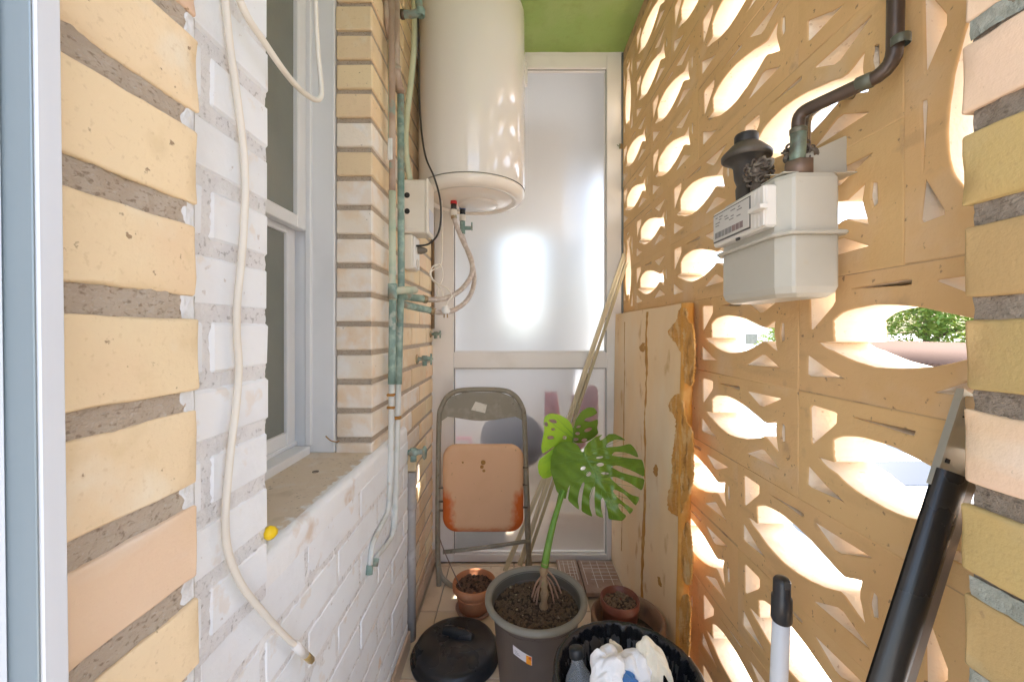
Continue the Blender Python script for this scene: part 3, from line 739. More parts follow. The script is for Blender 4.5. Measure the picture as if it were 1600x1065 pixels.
wbox('sash_rail', (-.611, .60, .811), (-.591, 1.0395, .846), ALU, ls)
wbox('sash_rail', (-.611, .60, 1.365), (-.591, 1.0395, 1.40), ALU, ls)
MB().box((-.605, .60, .844), (-.599, 1.042, 1.367)).build('pane', OBSC, ls)
MB().box((-.5665, 1.0765, 1.40), (-.563, 1.0775, 2.44)).build('gasket', GASKET, wd)
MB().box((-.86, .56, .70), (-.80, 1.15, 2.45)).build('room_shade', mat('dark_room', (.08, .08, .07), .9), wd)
tw = obj('dry_twig', MB().tube([at(509, 681, 1.085), at(517, 688, 1.08), at(527, 690, 1.085), at(530, 688, 1.088)], .0016, 6, 4).mesh('dry_twig'), RUST)
tag(tw, 'tiny dried twig caught at the foot of the white window jamb', 'twig')

# near door frame
df = thing('door_frame', 'blue-grey aluminium door frame at the edge of the doorway beside yellow bricks', 'door frame', (-.25, .19, 0))
g = MB().cbox((-.31, .1885, .2), (-.225, .2005, 2.2), .0012).build('jamb_face', mat('silver_grey_aluminium', (.55, .57, .60), .4, metal=.15, stretch=(1, 1, .05), layers=[((.62, .64, .66), 50, .4, .7, .5)]), df)
g2 = MB().cbox((-.31, .1870, .2), (-.2253, .1884, 2.2), .0004).build('jamb_shaded_front', ALU_B, df)  # front of the same jamb, its grey-blue shade put into the colour
g3 = MB().cbox((-.31, .05, .2), (-.2385, .1868, 2.2), .001).build('jamb_inner', ALU, df)
df.rotation_euler = (0, R(-.75), 0); df.location = (-.25 + math.sin(R(.75)) * 1.11, .19, 0)
for o in (g, g2, g3): o.location = Vector((.25, -.19, 0))

# ================================================================== WATER HEATER
HX, HY, HR = -.166, 1.62, .214
wh = thing('water_heater', 'tall white cylindrical electric water heater hanging on the left brick wall', 'water heater', (HX, HY, 1.63))
n_ = 72
MB().lathe([(HR - .001, 1.674), (HR, 1.679), (HR, 2.37), (HR - .006, 2.40), (HR - .025, 2.425), (HR - .07, 2.438), (.0001, 2.44)], (HX, HY, 0), n_).build('tank', ENAMEL, wh)
bc = MB()
bc.lathe([(.0001, 1.634), (.10, 1.634), (.150, 1.636), (.158, 1.641), (.163, 1.641), (.170, 1.634), (.186, 1.6335), (.201, 1.640), (.211, 1.655), (HR - .0015, 1.669), (HR - .004, 1.673), (.18, 1.675)], (HX, HY, 0), n_)
bc.build('bottom_cap', mat('cream_enamel', (.80, .75, .68), .25, coat=.3), wh)
MB().lathe([(HR - .0028, 1.6728), (HR - .0028, 1.6738)], (HX, HY, 0), n_).build('seam', GASKET, wh)
MB().lathe([(.0001, 1.624), (.074, 1.624), (.081, 1.627), (.083, 1.636)], (HX + .02, HY + .03, 0), 40).build('hatch_cover', ENAMEL, wh)
MB().cbox((.02, 1.72, 2.18), (.062, 1.75, 2.275), .003).build('wall_bracket', ENAMEL, wh)
MB().cbox((-.386, 1.52, 2.20), (-.372, 1.72, 2.25), .002).build('wall_bracket', ENAMEL, wh)
IN1 = Vector((-.241, 1.61, 1.634)); IN2 = Vector((-.214, 1.68, 1.634))
for p_, c_ in ((IN1, RED), (IN2, mat('blue_plastic', (.05, .12, .35), .4))):
    g = MB().cyl(p_ + Vector((0, 0, -.012)), p_ + Vector((0, 0, .004)), .0135, 18).build('collar_ring', c_, wh)
    MB().cyl(p_ + Vector((0, 0, -.034)), p_ + Vector((0, 0, -.0122)), .012, 18).build('dielectric_sleeve', BLACKP, g)
    MB().cyl(p_ + Vector((0, 0, -.060)), p_ + Vector((0, 0, -.0342)), .0135, 6).build('union_nut', PLASTIC_C, g)
sv = thing('safety_valve', 'small verdigris safety valve with lever under the water heater', 'valve', tuple(IN2 + Vector((0, 0, -.08))))
g = MB().cyl(IN2 + Vector((0, 0, -.115)), IN2 + Vector((0, 0, -.061)), .011, 12); g.cyl(IN2 + Vector((-.01, 0, -.09)), IN2 + Vector((.035, 0, -.09)), .0085, 12)
g.build('valve_body', VERDI, sv); MB().cbox(IN2 + Vector((.036, -.004, -.10)), IN2 + Vector((.042, .004, -.066)), .001).build('lever', VERDI, sv)

# ================================================================== PIPES ON THE LEFT WALL
PX = -.3635
def pipe(root, nm, pts, r, m, rr=.03, wob=.06, n=12):
    return MB().tube(bent(pts, rr), r, n, 1, wob=wob).build(nm, m, root)
p1 = thing('water_pipe', 'verdigris copper water pipe nearest the brown bricks, brown painted at its top', 'pipe', tuple(onx(625, 840, PX)))
A = lambda u, v, x=PX: onx(u, v, x)
top = [at(617, -40, 1.235), at(617, 118, 1.235), at(626, 152, 1.30)]
pipe(p1, 'brown_section', [A(618.5, -40), A(618.5, 112), A(626, 146)], .0125, BROWNPIPE)
pipe(p1, 'green_section', [A(626, 146), A(627, 440), A(625, 500), A(622.5, 600)], .0112, VERDI)
pipe(p1, 'painted_section', [A(622.5, 599), A(620, 700), A(617.5, 800), A(615, 830)], .0092, WHITEPIPE)
pipe(p1, 'stub', [A(615.5, 822), A(613, 838), A(600, 856), A(589, 868), A(586, 880)], .0066, WHITEPIPE, .02)
MB().cyl(A(587.6, 872), A(585.4, 884), .0085, 14).build('cut_end', VERDI, p1)
for v_, s_ in ((107, .0155), (140, .0150)):
    MB().lathe([(s_ - .003, -.008), (s_, -.006), (s_, .006), (s_ - .003, .008)], A(618.5 if v_ < 120 else 624.6, v_), 16).build('collar', BROWNPIPE, p1)
MB().cbox(A(621, 652) - Vector((.013, .013, .005)), A(621, 652) + Vector((.013, .004, .005)), .003, amp=.002).build('clamp', RUST, p1)
p2 = thing('water_pipe', 'pale green peeling water pipe with a tee branch beside the whitewashed pillar', 'pipe', tuple(onx(612, 800, PX)))
pipe(p2, 'upper_section', [A(611.5, -40), A(612.5, 128), A(613, 250), A(613, 300)], .0098, BROWNPIPE)
pipe(p2, 'pale_section', [A(613, 299), A(613, 440), A(613.5, 470)], .0105, PALEGREEN)
pipe(p2, 'green_section', [A(613.5, 469), A(613, 545), A(612, 600)], .0112, VERDI)
pipe(p2, 'painted_section', [A(612, 599), A(611, 720), A(608.5, 790)], .0090, WHITEPIPE)
pipe(p2, 'stub', [A(608.5, 780), A(606.5, 800), A(592, 828), A(581, 852), A(577.5, 890)], .0066, WHITEPIPE, .02)
MB().cyl(A(578.2, 882), A(576.8, 897), .0085, 14).build('cut_end', VERDI, p2)
yy = A(613.5, 455).y
pipe(p2, 'tee_branch', [A(613.5, 455), at(630, 453, yy + .02), at(648, 453, yy + .10)], .0118, PALEGREEN)
MB().lathe([(.009, -.025), (.0140, -.022), (.0140, .022), (.009, .025)], A(613.5, 455), 16).build('tee_body', VERDI, p2)
for v_ in (616, 636): MB().cbox(A(611.8, v_) - Vector((.012, .012, .004)), A(611.8, v_) + Vector((.012, .004, .004)), .003, amp=.002).build('clamp', RUST, p2)
p3 = thing('water_pipe', 'thin greenish pipe squeezed between pillar bricks and the brown pipe', 'pipe', tuple(onx(606, 240, PX)))
pipe(p3, 'upper_section', [at(603, -40, 1.19), at(606, 40, 1.19), at(610, 62, 1.205)], .010, BROWNPIPE)
pipe(p3, 'lower_section', [at(609, 52, 1.203), at(609, 160, 1.20), at(608.5, 245, 1.2)], .0052, PALEGREEN, wob=.3)
MB().cbox(at(605, 250, 1.185), at(613, 215, 1.185) + Vector((0, .012, 0)), .003, amp=.002).build('paint_lump', WHITEPIPE, p3)
p4 = thing('water_pipe', 'verdigris copper branch pipe with elbow turning up beside the heater top', 'pipe', tuple(at(640, 22, 1.29)))
pipe(p4, 'branch', [at(622, 23, 1.29), at(656, 22, 1.29), at(651, -40, 1.32)], .0118, VERDI, .025)
MB().lathe([(.0125, -.012), (.015, -.01), (.015, .01), (.0125, .012)], at(657, 20, 1.292), 16).build('elbow', VERDI, p4)
MB().lathe([(.012, -.006), (.0145, -.005), (.0145, .005), (.012, .006)], at(629, 23, 1.29), 14, axis=(1, 0, 0)).build('collar', COPPER, p4)
p5 = thing('plastic_conduit', 'pale green plastic conduit running down into the junction box', 'conduit', tuple(at(640, 270, 1.40)))
MB().tube([at(647, -40, 1.42), at(647.5, 60, 1.42), at(643, 120, 1.41), at(636, 180, 1.40), at(634, 215, 1.40), at(635.5, 250, 1.40), at(641, 282, 1.41)], .0105, 12, 8).build('conduit_tube', mat('pale_green_plastic', (.52, .56, .40), .45), p5)
MB().cbox(at(642, 78, 1.44), at(649, 62, 1.44) + Vector((0, .015, 0)), .003).build('clip', PLASTIC_C, p5)
g = MB()
for k in range(7): g.tube([at(656 + (k % 2), 30 + k * 24, 1.50), at(656.5 + (k % 2), 54 + k * 24, 1.50)], .004, 6, 2)
bcab = obj('black_cable', MB().tube([at(u, v, 1.415) for u, v in ((652, -40), (654, 60), (655, 140), (658, 200), (665, 245), (678, 276), (687, 308), (689, 340), (684, 366), (670, 381), (652, 384), (646, 384))], .0034, 10, 8).mesh('black_cable'), RUBBER)
tag(bcab, 'thin black power cable looping from beside the heater into the wall socket', 'cable')
# junction box and socket
jx = thing('junction_box', 'cream plastic junction box with two round black knockouts on the brick wall', 'junction box', (-.35, 1.44, 1.45))
MB().cbox((-.387, 1.387, 1.452), (-.306, 1.475, 1.638), .004).build('box_body', PLASTIC_C, jx)
MB().cbox((-.3055, 1.383, 1.448), (-.296, 1.487, 1.642), .003).build('cover', PLASTIC_C, jx)
for v_ in (305, 330): MB().lathe([(.0001, .0008), (.0088, .0008), (.0098, .0005), (.0098, .0)], at(636, v_, 1.3865), 20, axis=(0, -1, 0)).build('knockout', BLACKP, jx)
for z_ in (1.47, 1.625): MB().cbox((-.385, 1.385, z_), (-.335, 1.3868, z_ + .003), .0004).build('moulding', PLASTIC_C, jx)
MB().cbox((-.2958, 1.40, 1.462), (-.2945, 1.47, 1.54), .0005).build('cover_label', mat('grey_blue_label', (.62, .64, .70), .6), jx)
sk = thing('wall_socket', 'cream surface socket box below the junction box with a black plug lead', 'socket', (-.37, 1.42, 1.34))
MB().cbox((-.387, 1.389, 1.327), (-.352, 1.472, 1.449), .004).build('box_body', PLASTIC_C, sk)
MB().cbox((-.3518, 1.393, 1.332), (-.345, 1.468, 1.444), .003).build('face_plate', PLASTIC_W, sk)
for z_ in (1.352, 1.40): MB().lathe([(.0001, 0), (.012, 0), (.0165, .001), (.0165, .003), (.014, .003)], (-.3449, 1.43, z_), 18, axis=(1, 0, 0)).build('outlet', PLASTIC_C, sk)
MB().lathe([(.013, 0), (.014, .012), (.010, .026), (.005, .034)], (-.344, 1.432, 1.40), 16, axis=(1, .1, 0)).build('plug', mat('brown_plug', (.16, .14, .11), .5), sk)
# flexible hoses
def hose(label, u0, pts, root_pt):
    h = thing('flexible_hose', label, 'hose', tuple(root_pt))
    MB().tube(pts, .0095, 14, 10).build('braided_tube', mat('braided_hose', (.55, .47, .41), .45, metal=.2, bump=.5, bscale=300, layers=[((.72, .66, .60), 60, .48, .62, .7)]), h)
    P = smooth_path(pts, 10)
    for a_, b_ in ((P[0], P[4]), (P[-1], P[-5])): MB().cyl(a_, b_, .0125, 14).build('crimp_sleeve', BRASS, h)
    return h
H1 = [at(661, 467, 1.42), at(680, 468, 1.45), at(702, 464, 1.48), at(723, 450, 1.52), at(737, 428, 1.56), at(736, 404, 1.58), at(724, 378, 1.60), at(713, 352, 1.61), tuple(IN1 + Vector((0, 0, -.058)))]
H2 = [at(672, 485, 1.45), at(690, 488, 1.48), at(712, 483, 1.52), at(732, 466, 1.58), at(741, 440, 1.62), at(738, 414, 1.65), at(729, 388, 1.67), at(722, 366, 1.68), tuple(IN2 + Vector((0, 0, -.112)))]
hose('upper braided flexible hose curving from the wall pipe to the red heater inlet', 0, H1, H1[0])
hose('lower braided flexible hose curving to the safety valve under the heater', 0, H2, H2[0])
for lab, pts, r_ in (('verdigris pipe stub feeding the upper flexible hose', [at(629, 463, 1.30), at(640, 464, 1.35), at(662, 467, 1.425)], .0125), ('verdigris pipe stub feeding the lower flexible hose', [at(627, 474, 1.29), at(645, 479, 1.36), at(673, 485, 1.455)], .012)):
    st = thing('pipe_stub', lab, 'pipe', tuple(pts[0]))
    MB().tube(pts, r_, 12, 5, wob=.05).build('stub_tube', VERDI, st)
    MB().cyl(Vector(pts[2]) * .985 + Vector(pts[1]) * .015, Vector(pts[2]) + (Vector(pts[2]) - Vector(pts[1])) * .18, .0150, 6).build('hex_nut', BRASS, st)
# coiled thin lead with plug
cw = thing('coiled_lead', 'thin ivory power lead coiled in loops with a white plug hanging below the heater', 'cable', tuple(at(695, 485, 1.47)))
LP = [at(690, 300, 1.62), at(691, 360, 1.55), at(690, 410, 1.50), at(684, 418, 1.49), at(674, 424, 1.485), at(675, 436, 1.48), at(685, 446, 1.475), at(692, 458, 1.47), at(690, 468, 1.465), at(683, 464, 1.47), at(685, 450, 1.475), at(692, 432, 1.48), at(688, 414, 1.485), at(677, 416, 1.48), at(672, 428, 1.475), at(682, 442, 1.47), at(698, 450, 1.465), at(706, 462, 1.46), at(700, 470, 1.46), at(697, 478, 1.458)]
MB().tube(LP, .0026, 8, 6).build('lead', CABLE_W, cw)
q = at(696.5, 486, 1.458)
MB().lathe([(.006, .020), (.0135, .016), (.0145, -.004), (.011, -.010)][::-1], q, 16).build('plug_body', PLASTIC_W, cw)
MB().cbox(q + Vector((-.016, -.008, -.006)), q + Vector((.016, .008, .010)), .004).build('plug_grip', PLASTIC_W, cw)
for dx in (-.006, .006): MB().cyl(q + Vector((dx, 0, -.024)), q + Vector((dx, 0, -.009)), .0023, 8).build('pin', BRASS, cw)
# narrow brown strip in the corner
cs = obj('corner_strip', MB().cbox((-.389, 1.885, 1.12), (-.377, 1.908, 1.72), .002, amp=.001).mesh('corner_strip'), mat('brown_strip', (.20, .13, .07), .8, layers=[((.35, .24, .14), 20, .5, .65, .8)])); tag(cs, 'narrow brown strip in the corner between brick wall and glazed partition', 'strip')
for i, z_ in enumerate([.30 + .105 * k for k in range(8)]):
    pass
# taps
def tap(label, y, z, s, handle, m=VERDI):
    t_ = thing('stop_valve', label, 'valve', (-.388, y, z))
    MB().lathe([(.020*s, 0), (.020*s, .003), (.012*s, .008)], (-.388, y, z), 20, axis=(1, 0, 0)).build('rosette', BRASS if handle != 'wheel' else BROWNPIPE, t_)
    MB().lathe([(.008*s, .002), (.008*s, .020*s), (.012*s, .022*s), (.013*s, .040*s), (.009*s, .046*s), (.008*s, .060*s), (.0001, .061*s)], (-.388, y, z), 14, axis=(1, 0, .05)).build('valve_body', m, t_)
    MB().cyl((-.388 + .032*s, y, z - .026*s), (-.388 + .032*s, y, z + .014*s), .0095*s, 12).build('outlet_spout', m, t_)
    g_ = MB()
    if handle == 'wheel':
        g_.lathe([(.013*s, 0), (.019*s, .001), (.021*s, .005), (.018*s, .009), (.006*s, .010)], (-.388 + .062*s, y, z), 18, axis=(1, 0, .05))
    else:
        g_.cyl((-.388 + .058*s, y - .022*s, z), (-.388 + .058*s, y + .022*s, z), .004*s, 8); g_.cyl((-.388 + .058*s, y, z - .022*s), (-.388 + .058*s, y, z + .022*s), .004*s, 8)
    g_.build('handle', m, t_)
tap('small verdigris stop valve with cross handle highest on the wall beside the frame', 1.86, 1.11 - 5/F*1.86, .8, 'cross')
tap('verdigris stop valve with corroded rosette halfway up the tan brick wall', 1.60, 1.11 - 44/F*1.60, 1.0, 'cross')
tap('blue-green stop valve with round handle above the grey drain pipe', 1.40, 1.11 - 190/F*1.40, 1.15, 'wheel')
dp = thing('drain_pipe', 'grey plastic drain pipe with flaking white paint running down to the floor', 'pipe', (-.372, 1.437, 0))
MB().tube([(-.370, 1.437, 0), (-.370, 1.437, .30), (-.370, 1.437, .60)], .0185, 16, 1).build('pipe_tube', PVC, dp)
MB().lathe([(.0185, .47), (.0215, .472), (.0215, .500), (.0185, .502)], (-.370, 1.437, 0), 18).build('coupling', PVC, dp)
MB().cbox((-.388, 1.44, .602), (-.350, 1.452, .66), .004, amp=.004).build('paint_scab', BR_Y, dp)

# ================================================================== CABLES AT THE WINDOW PIER
ca = thing('white_cable', 'thick white coaxial cable hanging down the white pier with a bare metal connector', 'cable', tuple(onx(484, 1026, -.349)))
uv = [(350, -30), (353, 10), (359, 70), (369, 140), (378, 210), (383, 270), (382, 340), (377, 410), (371, 470), (370, 520), (373, 570), (370, 625), (362, 690), (355, 760), (352, 815), (357, 862), (377, 912), (408, 952), (438, 985), (462, 1008)]
MB().tube([onx(u, v, -.350) for u, v in uv], .0043, 12, 6).build('sheath', CABLE_W, ca)
e0, e1, e2 = onx(460, 1006, -.350), onx(477, 1022, -.349), onx(487, 1031, -.348)
MB().tube([e0, e1], lambda t: .0062, 14, 1).build('boot', PLASTIC_W, ca)
MB().cyl(e1 + (e1 - e0) * -.03, e2, .0058, 6).build('connector', mat('gold_connector', (.62, .47, .22), .35, metal=.8), ca)
MB().cyl(e2 + (e2 - e1) * -.05, e2 + (e2 - e1) * .03, .0042, 6).build('connector_core', CORRODE, ca)
cb2 = obj('cream_cable', MB().tube([at(362, -30, .49), at(385, 24, .51), at(410, 62, .54), at(440, 106, .58), at(462, 133, .62), at(480, 149, .66), at(493, 156, .69), at(501, 152, .71), at(502, 135, .72), at(498, 95, .73), at(495, 50, .74), at(492, -30, .75)], lambda t: .0048 - .0008 * t, 12, 8).mesh('cream_cable'), CABLE_W)
tag(cb2, 'cream cable looping across the top of the window', 'cable')
yc = thing('yellow_cap', 'small bright yellow plastic plug stuck at the corner of the white pier below the sill', 'plug', tuple(at(422, 832, .592)))
MB().lathe([(.0001, -.009), (.005, -.0085), (.009, -.004), (.0095, .002), (.006, .008), (.0001, .011)], at(422, 832, .590), 10, disp=lambda r, h, a: (r * (1 + .12 * math.sin(3 * a)), h)).build('plug_body', YELLOWP, yc)
MB().cyl(at(422, 832, .590) + Vector((-.004, 0, 0)), at(422, 832, .590) + Vector((-.016, .004, 0)), .004, 8).build('plug_shank', YELLOWP, yc)

# ================================================================== GAS METER
mx0, mx1, my0, my1 = .408, .494, .600, .795
gm = thing('gas_meter', 'grey box gas meter with printed counter face mounted on the fish screen wall', 'gas meter', (.45, .70, 1.162))
def plan(e=0.0, ch=.022):
    x0, x1, y0, y1 = mx0 - e, mx1 + e, my0 - e, my1 + e
    pts = []
    def arc(cx, cy, r, a0, a1, n=5):
        for k in range(n + 1):
            a = R(a0 + (a1 - a0) * k / n); pts.append((cx + r * math.cos(a), cy + r * math.sin(a)))
    pts.append((x0, y0 + ch)); pts.append((x0 + ch * .62, y0 + .003)); pts.append((x0 + ch * .8, y0))
    arc(x1 - .008, y0 + .008, .008, -90, 0); arc(x1 - .008, y1 - .008, .008, 0, 90)
    pts.append((x0 + ch * .8, y1)); pts.append((x0, y1 - ch))
    return pts
def shell(prof, m, nm):
    rings = []
    for (e, z) in prof: rings.append([(x, y, z) for x, y in plan(e)])
    g = MB(); n = len(rings[0]); vs = [p for r_ in rings for p in r_]
    fs = [(j*n+i, j*n+(i+1)%n, (j+1)*n+(i+1)%n, (j+1)*n+i) for j in range(len(rings)-1) for i in range(n)]
    fs += [tuple(reversed(range(n))), tuple((len(rings)-1)*n+i for i in range(n))]
    g.add(vs, fs); o = g.build(nm, m, gm)
    return o
shell([(-.008, 1.352), (-.003, 1.350), (0, 1.343), (0, 1.262)][::-1], METERG, 'upper_case')
shell([(0, 1.255), (0, 1.178), (-.003, 1.168), (-.010, 1.162)][::-1], METERG, 'lower_case')
shell([(.0075, 1.2555), (.009, 1.2585), (.0075, 1.2615)], METERG, 'flange')
cbx = MB().cbox((.391, .617, 1.272), (mx0 + .002, .778, 1.338), .003).build('counter_box', METERW, gm)
MB().cbox((.3895, .654, 1.279), (.3912, .775, 1.333), .0008).build('face_border', mat('charcoal_border', (.10, .09, .085), .5), cbx)
MB().cbox((.3885, .6565, 1.2815), (.3896, .7725, 1.3305), .0005).build('face_plate', mat('meter_face_plate', (.58, .56, .52), .5), cbx)
g = MB(); rnd = random.Random(3)
for row, z_ in enumerate((1.3235, 1.3185, 1.3135, 1.3085)):
    y_ = .764
    while y_ > .668:
        l_ = rnd.uniform(.004, .017)
        if rnd.random() < .72: g.box((.3880, y_ - l_, z_), (.3886, y_, z_ + .0018))
        y_ -= l_ + rnd.uniform(.003, .012)
g.build('print_lines', PRINT, cbx)
g = MB(); g2_ = MB()
for k in range(8):
    y_ = .766 - k * .0118
    (g if k < 5 else g2_).box((.3880, y_ - .0098, 1.286), (.3886, y_, 1.297))
g.build('counter_digits', PRINT, cbx); g2_.build('decimal_digits', PRINT_R, cbx)
for k, (y0_, y1_) in enumerate(((.640, .6525), (.6285, .6385), (.6165, .627))):
    MB().cbox((.3885 - .0006 * k, y0_, 1.274), (.3925, y1_, 1.336), .001).build('side_rib', METERW, cbx)
MB().cbox((.376, .606, 1.2975), (.3885, .640, 1.3045), .001).build('clip_tab', METERW, cbx)
MB().cbox((.3905, .690, 1.268), (.394, .700, 1.2725), .0006).build('seal_slot', GASKET, cbx)
for q_, (yy_) in enumerate((.628, .772)):
    MB().cyl((.450, yy_, 1.351), (.450, yy_, 1.376 - .01 * q_), .0205 - .003 * q_, 6).build('union_nut', mat('bronze_nut', (.22, .15, .11), .5, metal=.4) if q_ == 0 else RUBBER, gm)
# bracket plate behind the pipes
bk = thing('meter_bracket', 'thin grey metal bracket plate under the copper pipe behind the gas meter', 'bracket', (.49, .6, 1.35))
poly = [(.40, 1.3575), (.5295, 1.3585), (.5295, 1.419), (.5265, 1.4195), (.452, 1.385), (.44, 1.3605)]
MB().prism(poly, lambda x, y, h: (x, h, y), .632, .634).build('gusset', METERG, bk)
MB().cbox((.415, .612, 1.3535), (.5295, .668, 1.3555), .0006).build('shelf', METERG, bk)
rg = thing('gas_regulator', 'black funnel-shaped gas regulator on the far end of the meter', 'regulator', (.452, .765, 1.366))
MB().lathe([(.018, 1.366), (.019, 1.385), (.0165, 1.392), (.021, 1.405), (.023, 1.428), (.030, 1.436), (.043, 1.443)], (.452, .772, 0), 32).build('neck', RUBBER, rg)
MB().lathe([(.0405, 1.441), (.0435, 1.443), (.044, 1.450), (.041, 1.454), (.027, 1.468), (.0205, 1.473)], (.452, .772, 0), 36).build('dome', mat('dusty_black_metal', (.07, .058, .045), .55, layers=[((.16, .13, .10), 12, .48, .66, .8)]), rg)
MB().lathe([(.0195, 1.472), (.021, 1.474), (.021, 1.487), (.0195, 1.490), (.0001, 1.492)], (.452, .772, 0), 28).build('cap', RUBBER, rg)
def lump(name, label, cat, c, r, n, seed):
    o = thing(name, label, cat, tuple(c)); rn = random.Random(seed); c = Vector(c)
    for k in range(n):
        dd = Vector((rn.gauss(0, 1), rn.gauss(0, 1), rn.gauss(0, 1))).normalized() * rn.uniform(.9, 1.15)
        p_ = c + Vector((dd.x * r[0] * 1.7, dd.y * r[1] * 1.7, dd.z * r[2] * 1.7))
        ax = Vector((rn.gauss(0, 1), rn.gauss(0, 1), rn.gauss(0, 1))).normalized(); rr = rn.uniform(.003, .0075); tt = rr * rn.uniform(.22, .42)
        q_ = Vector((0, 0, 1)).rotation_difference(ax); g = MB()
        g.grid(lambda s, t: p_ + q_ @ Vector(((rr + tt * math.cos(t * 6.283)) * math.cos(s * 6.283), (rr + tt * math.cos(t * 6.283)) * math.sin(s * 6.283), tt * math.sin(t * 6.283))), 14, 6)
        yield_meshes.append(g)
    return o
yield_meshes = []
for nm, lab, c, r, n, sd in (('wire_bundle', 'tangled dirty wire bundle beside the black regulator', (.440, .715, 1.394), (.010, .014, .0115), 70, 1),
                             ('wire_bundle', 'tangled corroded wire bundle behind the green copper riser', (.468, .652, 1.398), (.010, .011, .011), 50, 2)):
    yield_meshes = []
    o = lump(nm, lab, 'wire bundle', c, r, n, sd); big = MB()
    for g in yield_meshes: big.add(g.v, g.f, 0, True)
    cc = Vector(c)
    big.build('wire_coils', CORRODE, o)
    MB().grid(lambda s, t: cc + Vector((r[0]*1.7*math.cos(s*6.283)*math.sin(t*3.1416), r[1]*1.7*math.sin(s*6.283)*math.sin(t*3.1416), -r[2]*1.7*math.cos(t*3.1416))) * (1 + .3 * nz((s*3, t*3, sd), 2)), 24, 14).build('core', CORRODE, o)
    MB().cyl(cc + Vector((0, 0, -.040)), cc + Vector((0, 0, -.008)), .012, 12).build('stalk', CORRODE, o)
gpz = thing('gas_pipe', 'dark tarnished copper gas pipe bending from the meter up the screen wall', 'pipe', (.45, .62, 1.36))
MB().tube(bent([(.448, .630, 1.366), (.448, .626, 1.400), (.448, .626, 1.425)], .01), .0112, 16, 1, wob=.04).build('riser', COPPER_G, gpz)
MB().tube(bent([(.448, .626, 1.42), (.448, .626, 1.452), (.503, .525, 1.455), (.503, .517, 2.0), (.503, .517, 2.44)], .028), .0094, 16, 1).build('pipe_run', COPPER, gpz)
MB().lathe([(.0113, -.004), (.0121, -.003), (.0121, .003), (.0113, .004)], (.448, .626, 1.424), 16).build('collar', COPPER_G, gpz)
q0 = Vector((.5, .532, 1.4549)); MB().lathe([(.0094, -.009), (.0104, -.008), (.0104, .008), (.0094, .009)], q0 + Vector((-.012, .021, 0)), 16, axis=(-.055, .101, .003)).build('collar', COPPER_G, gpz)
MB().lathe([(.0094, -.006), (.0104, -.005), (.0104, .005), (.0094, .006)], (.503, .517, 1.487), 16).build('collar', COPPER_G, gpz)
gp2 = thing('gas_pipe', 'short bright metal pipe stub between the copper riser and the bracket', 'pipe', (.47, .645, 1.36))
MB().tube([(.4725, .645, 1.400), (.4725, .645, 1.42), (.474, .642, 1.455), (.500, .628, 1.478), (.53, .62, 1.48)], .0085, 14, 6).build('pipe_run', mat('worn_chrome', (.45, .42, .38), .25, metal=.9), gp2)

# ================================================================== FOLDING CHAIR
ch = thing('folding_chair', 'folded metal chair with faded orange seat leaning against the frosted partition', 'chair', (-.15, 1.77, 0))
def cp(u, v, dy=0.0): return at(u, v, 1.74 + (u - 683) / 140 * .05 + dy)
fr_ = [(686, 916), (684, 860), (684.5, 760), (686, 660), (690, 635), (703, 616), (726, 609), (780, 609), (802, 616), (815, 634), (819.5, 660), (822, 760), (824, 830), (829, 902)]
MB().tube([cp(u, v) for u, v in fr_], .0112, 14, 6).build('back_frame', CHAIRM, ch)
MB().tube([cp(685, 740, .03), cp(684, 850, .03), cp(687, 892, .02), cp(697, 908, .0), cp(716, 917, -.03), cp(760, 914, -.02), cp(806, 905, .0), cp(822, 890, .02), cp(826, 850, .03), cp(822, 720, .03)], .0105, 12, 6).build('leg_frame', CHAIRM, ch)
MB().tube([cp(692, 862, -.005), cp(760, 854, -.005), cp(829, 844, -.005)], .0085, 10, 2).build('stretcher', CHAIRM, ch)
def panel(loop, y_off, thick, nm, m, curve=0.0):
    me = curve_fill([loop], thick / 2, .002)
    for v in me.vertices:
        u_, v_, h_ = v.co.x, -v.co.y, v.co.z
        bow = curve * math.cos((u_ - 752) / 130 * math.pi) if curve else 0
        q_ = cp(u_, v_, 0); v.co = q_ + Vector((0, y_off + h_ + bow, 0))
    me.update(); b_ = bmesh.new(); b_.from_mesh(me); bmesh.ops.remove_doubles(b_, verts=b_.verts[:], dist=1e-6); bmesh.ops.recalc_face_normals(b_, faces=b_.faces[:]); b_.to_mesh(me); b_.free()
    return me
def rrect(u0, v0, u1, v1, r, n=7):
    out = []
    for cx, cy, a0 in ((u1 - r, v0 + r, -90), (u1 - r, v1 - r, 0), (u0 + r, v1 - r, 90), (u0 + r, v0 + r, 180)):
        for k in range(n + 1):
            a = R(a0 + 90 * k / n); out.append((cx + r * math.cos(a), cy + r * math.sin(a)))
    return out
up_ = lambda lp_: [(x, -y) for x, y in lp_]
back = [(689, 658), (690, 640), (704, 620), (724, 613), (782, 613), (801, 620), (813, 636), (816, 656)] + [(816 - 127 * k / 12, 653.5 - 3.5 * math.cos(k / 12 * 2 * math.pi) * 1 if 0 < k < 12 else 656) for k in range(1, 12)]
bkp = obj('backrest', panel(up_(back), .002, .004, 'backrest', CHAIRM), CHAIRM, ch)
